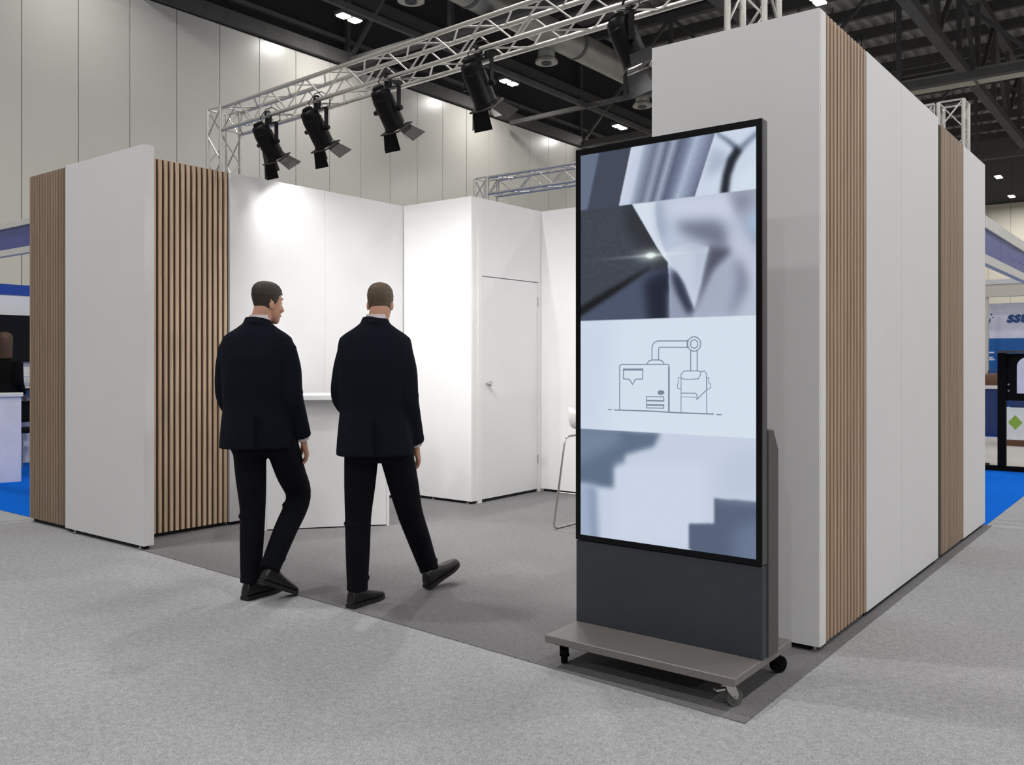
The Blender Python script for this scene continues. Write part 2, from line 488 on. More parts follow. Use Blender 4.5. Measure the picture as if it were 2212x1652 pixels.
t = wall_y('booth_wall', 'white store room front wall right of the walking men', 6.45, [-6.4, -5.492], th=.09)
feet(t, [(-6.0, 6.462), (-5.55, 6.462)])
# store room side wall with door, x=-5.49 facing +x
t = thing('store_wall', 'white store room side wall with a flush door', 'partition wall', (-5.53, 7.05, 0))
bx('corner_post', MT['edge'], t, -5.56, -5.488, 6.541, 6.60, 0, H)
bx('header_panel', MT['white'], t, -5.56, -5.49, 6.602, 7.58, 2.2, H)
bx('door_jamb', MT['edge'], t, -5.56, -5.49, 7.525, 7.58, 0, 2.198)
dr = bx('door', MT['white'], t, -5.545, -5.495, 6.607, 7.519, .03, 2.192)
kn = obj('knob', lathe(BM(), [(.012, 0), (.012, .03), (.024, .035), (.026, .05), (.018, .06)], n=14, M=Matrix.Translation((-5.495, 6.68, 1.15)) @ Matrix.Rotation(PI/2, 4, 'Y')), MT['chrome'], dr, smooth=40)
for z in (.3, 1.95): obj('hinge', cyl(BM(), (-5.49, 7.522, z), (-5.49, 7.522, z+.09), .007), MT['chrome'], dr)
bx('threshold', MT['gap'], t, -5.54, -5.505, 6.607, 7.519, 0, .028)
wall_y('booth_wall', 'white back wall of the booth beside the store room door', 7.58, [-5.49, -4.5, -3.5, -2.5, -1.5])

# right hand block and side wall (taller)
HB = 3.04
t = thing('corner_block', 'tall white block with a flat front standing behind the display kiosk', 'partition wall', (-1.86, 4.6, 0))
bx('front_panel', MT['white'], t, -2.30, -1.412, 4.18, 4.195, G, HB)
bx('front_core', MT['edge'], t, -2.30, -1.41, 4.195, 4.27, G, HB)
bx('left_panel', MT['white'], t, -2.30, -2.23, 4.27, 5.2, G, HB)
bx('back_panel', MT['white'], t, -2.23, -1.50, 5.12, 5.2, G, HB)
bx('plinth', MT['gap'], t, -2.27, -1.44, 4.21, 4.26, 0, G)
feet(t, [(-1.44, 4.2), (-2.2, 4.2)])
t = thing('slatted_panel', 'oak slat panel round the corner of the tall white block', 'slat panel', (-1.44, 4.6, 0))
bx('backing', MT['backing'], t, -1.49, -1.434, 4.272, 4.92, G, HB)
slats(t, 'x', -1.434, 4.275, 4.918, 12, G+.004, HB-.002, MT['wood_shaded'], .56, .024, 1)
bx('plinth', MT['gap'], t, -1.48, -1.45, 4.28, 4.91, 0, G)
wall_x('side_wall', 'white side wall of two panels between the two oak slat panels', -1.41, 1, [4.924, 5.63, 6.58], h=HB)
t = thing('slatted_panel', 'oak slat panel farther down the outer side wall', 'slat panel', (-1.44, 7.0, 0))
bx('backing', MT['backing'], t, -1.49, -1.434, 6.585, 7.4, G, HB-.03)
bx('end_strip', MT['gap'], t, -1.434, -1.42, 6.59, 6.66, G, HB-.03)
slats(t, 'x', -1.434, 6.67, 7.40, 15, G+.004, HB-.03, MT['wood2'], .86, .024, 1)
bx('plinth', MT['gap'], t, -1.48, -1.45, 6.6, 7.39, 0, G)
wall_x('side_wall', 'narrow white wall at the far end of the outer side wall', -1.41, 1, [7.404, 8.26], h=HB-.03)

# ------------------------------------------------------------------ box truss
def box_truss(name, label, p, q, wid=.2, pitch=.24, r=.017):
    """four chords with zigzag bracing from p to q"""
    p, q = V(p), V(q); d = (q-p); L = d.length; d.normalize()
    vertical = abs(d.z) > .9
    if vertical: u, w_ = V((1, 0, 0)), V((0, 1, 0))
    else: u = d.cross(V((0, 0, 1))).normalized(); w_ = V((0, 0, 1))
    t = thing(name, label, 'truss', p if vertical else (p+q)/2, group='aluminium box trusses of the booth')
    cs = [(u*i+w_*j)*wid/2 for i, j in ((-1, -1), (1, -1), (1, 1), (-1, 1))]
    c0 = None
    for c in cs:
        if c0 is None: c0 = obj('chord', cyl(BM(), p+c, q+c, r, n=12), MT['alu'], t, smooth=50); k0 = c
        else: same(c0, c-k0, t)
    n = max(2, round(L/pitch)); st = L/n
    for f_ in range(4):
        a, b = cs[f_], cs[(f_+1) % 4]
        proto = {}
        for i in range(n):
            s, e = (a, b) if i % 2 == 0 else (b, a)
            k = i % 2
            P0 = p+d*(st*i)+s; P1 = p+d*(st*(i+1))+e
            if k not in proto:
                proto[k] = (obj('brace', cyl(BM(), P0, P1, .007, n=6), MT['alu'], t, smooth=60), P0)
            else: same(proto[k][0], P0-proto[k][1], t)
        for i in (0, n):
            if i in (0, n):
                obj('end_brace', cyl(BM(), p+d*(st*i)+a, p+d*(st*i)+b, .009, n=6), MT['alu'], t, smooth=60)
    return t
TZ0, TZ1 = 3.42, 3.62
ang = R(-2.75)
A = V((-6.95, 4.72, 3.52)); B = V((-1.86, 4.72+math.tan(ang)*5.09, 3.52))
box_truss('stage_truss', 'aluminium box truss carrying five black spotlights across the booth front', A+V((.13, 0, 0)), B-V((.13, 0, 0)))
box_truss('truss_tower', 'aluminium truss tower rising behind the left oak slats', (A.x, A.y, 0), (A.x, A.y, 3.63))
box_truss('truss_tower', 'aluminium truss tower rising out of the tall white block', (B.x, B.y, 0), (B.x, B.y, 3.63))
C_ = V((-7.0, 8.5, 3.52)); E_ = V((-1.70, 8.5, 3.52))
box_truss('back_truss', 'aluminium box truss along the back of the booth above the store room', C_+V((.13, 0, 0)), E_-V((.13, 0, 0)))
box_truss('truss_tower', 'aluminium truss tower behind the store room', (C_.x, C_.y, 0), (C_.x, C_.y, 3.63))
box_truss('truss_tower', 'aluminium truss tower above the far oak slats of the outer side wall', (E_.x, E_.y, 0), (E_.x, E_.y, 3.63))

# ------------------------------------------------------------------ spotlights
def spotlight(label, P, tilt, yaw=0, gain=1, first={}):
    M = Matrix.Translation(P) @ Matrix.Rotation(yaw, 4, 'Z')
    if tilt not in first:
        t = thing('spotlight', label, 'spotlight', P, yaw, group='spotlights on the stage truss')
        # hook clamp around the chord
        bm = BM(); tube(bm, [(0, .03*math.cos(a_), .03*math.sin(a_)) for a_ in np.linspace(-.6*PI, 1.1*PI, 12)], .009, 6)
        box(bm, -.022, .022, -.018, .018, -.075, -.028)
        obj('clamp', bm, MT['black'], t, M)
        obj('clamp_bolt', cyl(BM(), (0, -.06, -.03), (0, .05, -.03), .006), MT['chrome'], t, M)
        # yoke: U strap
        bm = BM()
        box(bm, -.112, .112, -.017, .017, -.083, -.075)
        box(bm, -.112, -.104, -.017, .017, -.25, -.075); box(bm, .104, .112, -.017, .017, -.25, -.075)
        obj('yoke', bm, MT['black'], t, M)
        for s in (-1, 1): obj('yoke_knob', cyl(BM(), (s*.095, 0, -.235), (s*.135, 0, -.235), .02, .017, 12), MT['black'], t, M)
        T = M @ Matrix.Translation((0, 0, -.235)) @ Matrix.Rotation(tilt, 4, 'X')
        # can along local -z (front) / +z (rear)
        can = obj('lamp_can', lathe(BM(), [(.045, .165), (.062, .155), (.07, .14), (.074, .10), (.074, .095), (.078, .09), (.078, -.115), (.084, -.12), (.084, -.135), (.074, -.137), (.07, -.10)], n=24, M=T), MT['black'], t, smooth=35)
        obj('rear_cap', lathe(BM(), [(.03, .185), (.042, .175), (.044, .16)], n=16, M=T), MT['blackmatt'], can, smooth=35)
        obj('lens', lathe(BM(), [(.066, -.112), (.066, -.118)], n=20, M=T), MT['lens'], can)
        bm = BM(); box(bm, -.09, .09, -.09, -.078, -.147, -.137, T); box(bm, -.09, .09, .078, .09, -.147, -.137, T); box(bm, -.09, -.078, -.09, .09, -.147, -.137, T); box(bm, .078, .09, -.09, .09, -.147, -.137, T)
        obj('filter_frame', bm, MT['flap'], t)
        # four barn door flaps, opened outward
        for k in range(4):
            Rk = T @ Matrix.Rotation(k*PI/2, 4, 'Z') @ Matrix.Translation((0, -.086, -.147)) @ Matrix.Rotation(R(-22 if k != 1 else -48), 4, 'X')
            bm = BM()
            vs = [bm.verts.new(Rk @ V(q)) for q in ((-.06, 0, 0), (.06, 0, 0), (.078, 0, -.125), (-.078, 0, -.125), (-.06, .002, 0), (.06, .002, 0), (.078, .002, -.125), (-.078, .002, -.125))]
            for fc in ((0, 1, 2, 3), (7, 6, 5, 4), (0, 4, 5, 1), (1, 5, 6, 2), (2, 6, 7, 3), (3, 7, 4, 0)): bm.faces.new([vs[i] for i in fc])
            obj('barn_door', bm, MT['blackmatt'] if k in (0, 3) else MT['flap'], t)
        # safety cable loop and lead
        bm = BM(); tube(bm, [(.03, .01, -.07), (.09, .05, -.05), (.1, .04, .02), (.05, 0, .055), (0, -.02, .045), (-.07, -.03, -.02), (-.08, .03, -.09), (-.03, .06, -.12)], .004, 6)
        obj('safety_cable', bm, MT['cable'], t, M)
        first[tilt] = t
    else: dup(first[tilt], M, label)
    aim = (Matrix.Rotation(yaw, 4, 'Z') @ Matrix.Rotation(R(36), 4, 'X')) @ V((0, 0, -1))
    lamp('spot_beam', 'SPOT', V(P)+V((0, 0, -.235))+aim*.16, SPOT_W*gain, aim, (1, .98, .95), spot_size=R(135), spot_blend=1.0, shadow_soft_size=.07)
names = ['leftmost black spotlight on the stage truss, above the left oak slats',
         'second black spotlight from the left on the stage truss',
         'middle one of the five black spotlights on the stage truss',
         'fourth black spotlight from the left, hanging in front of the dark roof',
         'rightmost black spotlight, beside the tall white block with its lens glaring']
for l, X in zip(names, (-6.12, -5.46, -4.63, -3.74, -2.58)):
    Y = A.y-.1+math.tan(ang)*(X-A.x)
    spotlight(l, (X, Y, TZ0), R(36 if X < -3 else 24), R(-50) if X > -3 else 0, {-6.12: .4, -5.46: .95, -4.63: 1.2}.get(X, 1.6))
five = [o for o in COL.objects if o.get('label', '').startswith('rightmost black spot')][0]
kids = sorted([o for o in COL.objects if o.parent == five and o.name.startswith('barn_door')], key=lambda o: -(MW[o].translation-V((0, 0, 0))).x)
T5 = MW[five] @ Matrix.Translation((0, 0, -.235)) @ Matrix.Rotation(R(24), 4, 'X')
kid = kids[0]
T5h = T5 @ Matrix.Rotation(PI/2, 4, 'Z') @ Matrix.Translation((0, -.086, -.147))
W5 = T5h @ Matrix.Rotation(R(-62), 4, 'X') @ T5h.inverted() @ MW[kid]
kid.data = kid.data.copy(); kid.data.materials[0] = MT['blackmatt']
kid.matrix_basis = MW[five].inverted() @ W5; MW[kid] = W5
t = thing('power_cable', 'black cable dropping from the stage truss beside the leftmost spotlight', 'cable', (-6.3, 4.75, 3.4))
obj('cable', tube(BM(), [(-6.42, 4.72, 3.4), (-6.43, 4.75, 3.25), (-6.425, 4.78, 3.1), (-6.43, 4.8, 2.8), (-6.6, 4.9, 2.4)], .012, 8), MT['cable'], t, smooth=60)

# ------------------------------------------------------------------ counter (front faces the camera side)
CM = Matrix.Translation((-5.66, 4.83, 0)) @ Matrix.Rotation(R(51.3), 4, 'Z')
t = thing('reception_counter', 'white reception counter with overhanging top behind the two men', 'counter', (-5.66, 4.83, 0), R(51.3))
bx('front_panel', MT['grey_front'], t, -.485, .475, 0, .018, .01, 1.06, M=CM)
bx('end_panel', MT['white'], t, .477, .50, 0, .42, 0, 1.06, M=CM)
bx('end_panel', MT['white'], t, -.51, -.487, 0, .42, 0, 1.06, M=CM)
bx('plinth', MT['gap'], t, -.47, .46, .03, .4, .0, .05, M=CM)
bm = BM()
prof = [(-.56, .48), (-.56, -.01)]+[(-.56+1.1*k/12, -.01-.10*math.sin(PI*k/12)) for k in range(1, 12)]+[(.54, -.01), (.54, .48)]
lo = [bm.verts.new((x_, y_, 1.06)) for x_, y_ in prof]; hi = [bm.verts.new((x_, y_, 1.095)) for x_, y_ in prof]
bm.faces.new(lo[::-1]); bm.faces.new(hi)
for i in range(len(prof)): bm.faces.new((lo[i], lo[(i+1) % len(prof)], hi[(i+1) % len(prof)], hi[i]))
obj('countertop', bm, MT['white'], t, CM)

# ------------------------------------------------------------------ bar stool (partly behind the kiosk)
t = thing('bar_stool', 'white bar stool with thin metal sled legs beside the kiosk screen', 'stool', (-3.95, 6.16, 0))
for X, s in ((-4.15, -1), (-3.75, 1)):
    xi = X-s*.05
    path = [(xi, 6.33, .755), (xi, 6.06, .755), (xi, 6.01, .745), (xi-s*0, 5.985, .70), (X, 5.91, .05), (X, 5.915, .02), (X, 5.96, .009), (X, 6.42, .009), (X, 6.46, .02), (X, 6.465, .05), (xi, 6.39, .70), (xi, 6.37, .745)]
    obj('leg_loop', tube(BM(), path, .0085, 8, closed=True), MT['chrome'], t, smooth=60)
obj('footrest', cyl(BM(), (-4.13, 5.945, .3), (-3.77, 5.945, .3), .0085), MT['chrome'], t, smooth=60)
bm = BM()
nx, ny = 12, 16; grid = []
for j in range(ny+1):
    s = j/ny
    if s < .62: yy, zz = 6.40-.62*s*.62, .79-.02*math.sin(PI*s/.62)
    else:
        a_ = (s-.62)/.38; yy, zz = 6.40-.62*.62*.62-.05*math.sin(a_*PI/2)-.03*a_, .79+.17*a_**1.3
    row = []
    for i in range(nx+1):
        q = i/nx*2-1
        row.append(bm.verts.new((-3.95+q*(.205-.02*max(0, s-.8)*5*abs(q)), yy+.05*q*q*max(0, s-.55), zz+.03*abs(q)**3)))
    grid.append(row)
for j in range(ny):
    for i in range(nx): bm.faces.new((grid[j][i], grid[j][i+1], grid[j+1][i+1], grid[j+1][i]))
s_ = obj('seat_shell', bm, MT['edge'], t, smooth=180)
md = s_.modifiers.new('thick', 'SOLIDIFY'); md.thickness = .018

# ------------------------------------------------------------------ display kiosk
KX0, KX1, KY = -2.34, -1.42, 3.51
t = thing('display_kiosk', 'tall freestanding anthracite display kiosk with a lit portrait screen on a wheeled base', 'kiosk', (-1.88, 3.55, 0))
SZ0, SZ1 = .53, 2.378
bx('screen_housing', MT['kiosk2'], t, KX0, KX1, KY+.006, KY+.058, SZ0, SZ1, bevel=.004)
bm = BM()
bw = .026
box(bm, KX0+.001, KX1-.001, KY, KY+.006, SZ1-bw-.004, SZ1-.001); box(bm, KX0+.001, KX1-.001, KY, KY+.006, SZ0+.001, SZ0+bw)
box(bm, KX0+.001, KX0+bw, KY, KY+.006, SZ0+bw, SZ1-bw-.004); box(bm, KX1-bw, KX1-.001, KY, KY+.006, SZ0+bw, SZ1-bw-.004)
obj('bezel', bm, MT['bezel'], t)
bx('lower_cabinet', MT['kiosk'], t, KX0, KX1-.001, KY+.004, KY+.11, .14, SZ0-.003, bevel=.003)
bx('service_panel', MT['kiosk2'], t, KX1-.001, KX1+.003, KY+.06, KY+.108, .15, SZ0-.01)
bm = BM()
prof = [(KY+.058, .14), (KY+.165, .14), (KY+.165, 1.0), (KY+.11, 1.09), (KY+.058, 1.09)]
lo = [bm.verts.new((KX0+.03, *p)) for p in prof]; hi = [bm.verts.new((KX1+.006, *p)) for p in prof]
bm.faces.new(lo[::-1]); bm.faces.new(hi)
for i in range(5): bm.faces.new((lo[i], lo[(i+1) % 5], hi[(i+1) % 5], hi[i]))
obj('rear_cabinet', bm, MT['kiosk2'], t, bevel=.003)
bx('base_plate', MT['kbase_lit'], t, -2.335, -1.425, 3.25, 3.86, .108, .142, bevel=.003)
def caster(x, y, rz, metal, tire):
    M = Matrix.Translation((x, y, 0)) @ Matrix.Rotation(rz, 4, 'Z')
    c = bx('caster', metal, t, -.032, .032, -.032, .032, .1, .108, M=M)
    bm = BM(); cyl(bm, (0, 0, .085), (0, 0, .104), .02, n=12)
    for s in (-1, 1):
        pr = [(-.012, .092), (.03, .092), (.05, .05), (.045, .03), (.03, .03), (-.005, .07)]
        l_ = [bm.verts.new((p, s*.017-.002, q)) for p, q in pr]; h_ = [bm.verts.new((p, s*.017+.002, q)) for p, q in pr]
        bm.faces.new(l_[::-1]); bm.faces.new(h_)
        for i in range(6): bm.faces.new((l_[i], l_[(i+1) % 6], h_[(i+1) % 6], h_[i]))
    box(bm, -.014, .03, -.018, .018, .086, .093)
    obj('fork', bm, metal, c, M)
    obj('wheel', cyl(BM(), (.036, -.0135, .0375), (.036, .0135, .0375), .0375, n=20), tire, c, M, smooth=40)
    obj('axle', cyl(BM(), (.036, -.022, .0375), (.036, .022, .0375), .007), metal, c, M)
    bm = BM(); box(bm, -.05, -.008, -.012, .012, .07, .078)
    obj('brake_lever', bm, metal, c, M)
caster(-1.49, 3.31, R(60), MT['chrome'], MT['rubber']); caster(-2.27, 3.31, R(120), MT['blackmatt'], MT['blackmatt'])
caster(-1.49, 3.79, R(60), MT['blackmatt'], MT['blackmatt']); caster(-2.27, 3.79, R(60), MT['blackmatt'], MT['blackmatt'])

# screen picture: colours per vertex of a dense grid, emitted by the panel
SX0, SX1, SZT, SZB = KX0+bw, KX1-bw, SZ1-bw-.004, SZ0+bw
NX, NY = 300, 630
im = np.zeros((NY, NX, 3))
uu, vv = np.meshgrid((np.arange(NX)+.5)/NX, (np.arange(NY)+.5)/NY)
def rect(px, py):
    """photograph screen content coordinates -> (u, v) on the panel"""
    k = (px-1257.)/(1634.-1257.); top = 336+(270.5-336)*k; bot = 1158+(1215-1158)*k
    u = k/(k+(1-k)*(.0019/.002206)) if 0 <= k <= 1 else k
    return u, (py-top)/(bot-top)
def c1(x, y): return rect(1230+x*.29059, 240+y*.29059)
def c2(x, y): return rect(1230+x*.33898, 680+y*.33898)
def c3(x, y): return rect(1310+x*.1332, 700+y*.1332)
def inside(poly):
    res = np.zeros(uu.shape, bool)
    n = len(poly)
    for i in range(n):
        (xa, ya), (xb, yb) = poly[i], poly[(i+1) % n]
        if ya == yb: continue
        cnd = ((ya > vv) != (yb > vv)) & (uu < (xb-xa)*(vv-ya)/(yb-ya)+xa)
        res ^= cnd
    return res.astype(float)
def blur(m, s):
    if s <= 0: return m
    k = np.exp(-.5*(np.arange(-int(3*s)-1, int(3*s)+2)/s)**2); k /= k.sum(); h = len(k)//2
    p = np.pad(m, ((h, h), (0, 0)), 'edge'); m = sum(k[i]*p[i:i+m.shape[0]] for i in range(len(k)))
    p = np.pad(m, ((0, 0), (h, h)), 'edge'); return sum(k[i]*p[:, i:i+m.shape[1]] for i in range(len(k)))
CLIP = np.ones(uu.shape)
def paint(pts, col, s=0, alpha=1., conv=c1):
    global im
    m = (blur(inside([conv(*p) for p in pts]), s*1.29)*alpha*CLIP)[..., None]
    im = im*(1-m)+np.array(col, float)*m
def band(pts, width, col, s=0, alpha=1., conv=c1):
    L, Rr = [], []
    for i, p in enumerate(pts):
        a = pts[max(0, i-1)]; b = pts[min(len(pts)-1, i+1)]
        d = np.array(b, float)-np.array(a, float); d /= np.hypot(*d)
        w_ = width[i] if isinstance(width, (list, tuple)) else width
        L.append((p[0]-d[1]*w_/2, p[1]+d[0]*w_/2)); Rr.append((p[0]+d[1]*w_/2, p[1]-d[0]*w_/2))
    paint(L+Rr[::-1], col, s, alpha, conv)
r1, r2, r3 = .1445, .4372, .7205
# row 1
CLIP = (vv < r1).astype(float)
paint([(60, 200), (480, 200), (380, 760), (60, 760)], (60, 70, 94))
paint([(60, 200), (250, 200), (136, 760), (60, 760)], (92, 110, 144), 1)
steel = [(0, (196, 210, 238)), (.13, (188, 204, 234)), (.2, (140, 158, 192)), (.3, (104, 116, 148)), (.38, (142, 158, 190)), (.45, (92, 102, 138)), (.52, (150, 166, 200)), (.6, (84, 96, 132)), (.68, (104, 120, 158)), (.78, (160, 180, 214)), (.88, (128, 146, 184)), (1.001, (92, 104, 142))]
ua0, ub0 = c1(462, 255)[0], c1(372, 700)[0]; ua1, ub1 = c1(1095, 150)[0], c1(928, 640)[0]
left = ua0+(ub0-ua0)*vv/r1; right = ua1+(ub1-ua1)*vv/r1
q = (uu-left)/(right-left)
rng = np.random.default_rng(3)
streak = blur(rng.normal(0, 1, uu.shape), .6)*6
st = np.stack([np.interp(q, [a for a, _ in steel], [c[i] for _, c in steel]) for i in range(3)], -1)+(streak*(q > .4))[..., None]
m = ((q > 0) & (q < 1) & (vv < r1)).astype(float)[..., None]; im = im*(1-m)+st*m
paint([(1100, 100), (1420, 60), (1420, 640), (928, 640)], (196, 213, 238))
paint([(1060, 260), (1190, 330), (1130, 420), (1010, 500)], (150, 172, 204), 5, .8)
band([(1095, 160), (1170, 210), (1250, 275)], [16, 26, 40], (74, 96, 132), 2)
band([(1262, 280), (1330, 215), (1400, 150)], [40, 30, 26], (92, 116, 152), 2.5)
band([(1262, 270), (1205, 360), (1170, 470), (1150, 620)], [60, 66, 60, 64], (26, 34, 48), 2)
paint([(1230, 480), (1400, 380), (1400, 640), (1200, 640)], (206, 224, 244), 4, .7)
# row 2
CLIP = ((vv >= r1) & (vv < r2)).astype(float)
paint([(60, 560), (1420, 500), (1420, 1600), (60, 1600)], (58, 67, 84))
im += (blur(rng.normal(0, 1, uu.shape), .7)*7*CLIP*(uu < .5))[..., None]
paint([(400, 690), (560, 690), (760, 1150), (620, 1150), (430, 900)], (42, 48, 56), 6, .9)
paint([(90, 1520), (560, 1210), (760, 1160), (760, 1600), (60, 1600)], (66, 82, 116), 1)
band([(80, 1500), (330, 1340), (600, 1165)], [60, 46, 10], (14, 18, 22), 2.5)
paint([(560, 1260), (760, 1160), (760, 1600), (590, 1600)], (26, 33, 56), 6)
cloth = [(468, 690), (560, 850), (650, 1010), (730, 1120), (742, 1250), (750, 1600), (1430, 1600), (1430, 560)]
paint(cloth, (176, 190, 220))
paint([(468, 690), (640, 675), (655, 850), (700, 1020), (810, 1210), (700, 1090), (600, 920)], (206, 222, 242), .6)
paint([(650, 690), (900, 690), (840, 1000), (1010, 1060), (940, 1440), (800, 1180), (690, 980)], (176, 194, 224), 4)
paint([(640, 680), (690, 675), (720, 900), (700, 980), (655, 880)], (136, 158, 194), 5, .75)
paint([(720, 640), (1180, 600), (1240, 800), (1000, 790), (740, 800)], (196, 208, 234), 7, .9)
paint([(780, 830), (1080, 810), (1160, 860), (1200, 1000), (1100, 1010), (1000, 980), (850, 910)], (104, 114, 146), 6, .95)
paint([(1080, 1200), (1230, 1060), (1320, 1250), (1180, 1560), (920, 1560), (960, 1380)], (160, 172, 204), 6, .95)
paint([(1030, 1000), (1160, 1010), (1220, 1030), (1070, 1190), (970, 1420), (925, 1500), (985, 1200)], (72, 76, 100), 4, .95)
paint([(1110, 1180), (1200, 1150), (1130, 1400), (1000, 1560), (930, 1560), (990, 1380)], (158, 170, 202), 5, .9)
paint([(1240, 1080), (1330, 1120), (1330, 1300), (1230, 1500), (1180, 1560), (1250, 1280)], (108, 118, 152), 6, .9)
paint([(1180, 860), (1300, 960), (1410, 1120), (1410, 1400), (1330, 1200), (1200, 1000)], (188, 198, 224), 6, .9)
paint([(1160, 560), (1420, 520), (1420, 1060), (1330, 930), (1240, 760)], (152, 162, 190), 4, .9)
paint([(1230, 620), (1340, 600), (1330, 720), (1250, 740)], (112, 116, 144), 6, .7)
paint([(1310, 780), (1420, 740), (1420, 900), (1330, 900)], (150, 194, 240), 6, .8)
paint([(742, 1165), (810, 1215), (928, 1480), (915, 1600), (745, 1600)], (140, 152, 186), 1.5)
paint([(770, 1180), (830, 1235), (926, 1478), (880, 1520), (800, 1380), (760, 1240)], (40, 50, 78), 3.5, 1)
paint([(742, 1320), (800, 1400), (850, 1600), (742, 1600)], (142, 154, 190), 4, .9)
leaf = [(720, 1050), (800, 1010), (900, 985), (1010, 1010), (1035, 1010), (1005, 1130), (975, 1290), (930, 1478), (900, 1400), (860, 1290), (812, 1212), (745, 1120)]
paint(leaf, (190, 205, 230), 1.2)
paint([(930, 1060), (1030, 1015), (1000, 1150), (945, 1400), (925, 1300)], (172, 188, 216), 4, .7)
paint([(860, 1000), (1010, 990), (1020, 1040), (900, 1050)], (160, 174, 204), 5, .8)
du, dv = c1(605, 1075)
g = np.exp(-(((uu-du)/.02)**2+((vv-dv)/.006)**2))+.55*np.exp(-(((uu-du)/.075)**2+((vv-dv)/.016)**2))+.28*np.exp(-(((uu-du)/.24)**2+((vv-dv)/.004)**2))
g = np.clip(g*CLIP, 0, 1)[..., None]*.95; im = im*(1-g)+np.array((232, 250, 244.))*g
# row 3
CLIP = ((vv >= r2) & (vv < r3)).astype(float)
paint([(0, 0), (1400, 0), (1400, 1600), (0, 1600)], (206, 223, 244), 0, 1, c2)
paint([(0, 0), (300, 0), (220, 800), (0, 800)], (190, 210, 238), 14, .7, c2)
# row 4
CLIP = (vv >= r3).astype(float)
paint([(0, 0), (1500, 0), (1500, 1700), (0, 1700)], (190, 206, 234), 0, 1, c2)
paint([(60, 720), (580, 760), (540, 850), (360, 900), (350, 965), (290, 985), (290, 1115), (60, 1085)], (84, 110, 146), 3, 1, c2)
paint([(60, 720), (330, 740), (330, 820), (60, 960)], (112, 138, 174), 7, .8, c2)
paint([(60, 1085), (180, 1100), (190, 1440), (60, 1420)], (150, 174, 212), 4, 1, c2)
band([(150, 1110), (165, 1440)], 30, (110, 132, 172), 5, .8, c2)
paint([(300, 960), (860, 960), (860, 1500), (300, 1440)], (196, 212, 238), 5, .9, c2)
paint([(920, 1182), (1220, 1208), (1220, 1620), (762, 1510), (762, 1345), (920, 1345)], (76, 96, 132), 1.2, 1, c2)
paint([(1040, 1400), (1220, 1300), (1220, 1600), (1060, 1560)], (104, 128, 172), 9, .7, c2)
paint([(1000, 900), (1200, 860), (1190, 1190), (930, 1170)], (178, 196, 226), 8, .7, c2)
edge_d = np.minimum(np.minimum(uu, 1-uu), 1)
lum = im @ np.array((.3, .59, .11)); im = lum[..., None]*.36+im*.64
im = np.clip(im, 0, 255)/255
im = np.where(im <= .04045, im/12.92, ((im+.055)/1.055)**2.4)
vs_ = np.array([(SX0+(SX1-SX0)*i/NX, 0, SZT+(SZB-SZT)*j/NY) for j in range(NY+1) for i in range(NX+1)])
idx = np.arange((NY+1)*(NX+1)).reshape(NY+1, NX+1)
fc = np.stack([idx[:-1, :-1], idx[1:, :-1], idx[1:, 1:], idx[:-1, 1:]], -1).reshape(-1, 4)
me = D.meshes.new('screen'); me.from_pydata(vs_.tolist(), [], fc.tolist())
ca = me.color_attributes.new('picture', 'FLOAT_COLOR', 'CORNER')
cc = np.ones((NX*NY, 4, 4)); 
pad = np.pad(im, ((1, 1), (1, 1), (0, 0)), 'edge')
vt = (pad[:-1, :-1]+pad[1:, :-1]+pad[:-1, 1:]+pad[1:, 1:])/4
cc[..., :3] = np.stack([vt[:-1, :-1], vt[1:, :-1], vt[1:, 1:], vt[:-1, 1:]], 2).reshape(-1, 4, 3)
ca.data.foreach_set('color', cc.ravel().astype(np.float32))
sm = D.materials.new('screen_picture'); sm.use_nodes = True; tt = sm.node_tree
bb = tt.nodes['Principled BSDF']; bb.inputs['Base Color'].default_value = (.01, .01, .012, 1); bb.inputs['Roughness'].default_value = .25; bb.inputs['Specular IOR Level'].default_value = .2
at = tt.nodes.new('ShaderNodeVertexColor'); at.layer_name = 'picture'
tt.links.new(at.outputs['Color'], bb.inputs['Emission Color']); bb.inputs['Emission Strength'].default_value = 1/2**EXPOSURE
me.transform(Matrix.Translation((0, KY+.004, 0)))
scr = obj('screen', me, sm, t)
# line drawing on the screen: thin flat strips
bm = BM()
def stroke(pts, wd=.0046, conv=c3, close=False):
    P = [conv(*p) for p in pts]; P = [V((SX0+(SX1-SX0)*u, SZT+(SZB-SZT)*v)) for u, v in P]
    if close: P.append(P[0])
    for a, b in zip(P, P[1:]):
        d = (b-a)
        if d.length < 1e-6: continue
        d.normalize(); n = V((-d.y, d.x))*wd/2; a2, b2 = a-d*wd*.4, b+d*wd*.4
        bm.faces.new([bm.verts.new((p.x, KY+.0033, p.y)) for p in (a2-n, b2-n, b2+n, a2+n)])
def arc(cx, cy, rx, ry, a0, a1, n=14): return [(cx+rx*math.cos(R(a0+(a1-a0)*i/n)), cy+ry*math.sin(R(a0+(a1-a0)*i/n))) for i in range(n+1)]
stroke([(225, 1410), (225, 700), *arc(265, 712, 42, 42, 180, 270, 5), (960, 670), *arc(985, 712, 35, 42, 270, 360, 5), (1020, 1450)])
stroke([(1008, 720), (1008, 1450)], .004)
stroke([(140, 1412), (700, 1432), (1180, 1462), (1735, 1484)], .0056); stroke([(40, 1405), (95, 1408)]); stroke([(1790, 1492), (1860, 1496)])
stroke([(742, 600), (742, 400), *arc(852, 400, 110, 112, 180, 270, 8), (1310, 288)]); stroke([(848, 600), (848, 420), *arc(878, 420, 30, 30, 180, 270, 4), (1320, 392)])
stroke([(1308, 270), (1308, 400)], .004)
stroke(arc(1422, 338, 106, 118, 0, 360, 28)); stroke(arc(1422, 338, 60, 68, 0, 360, 24))
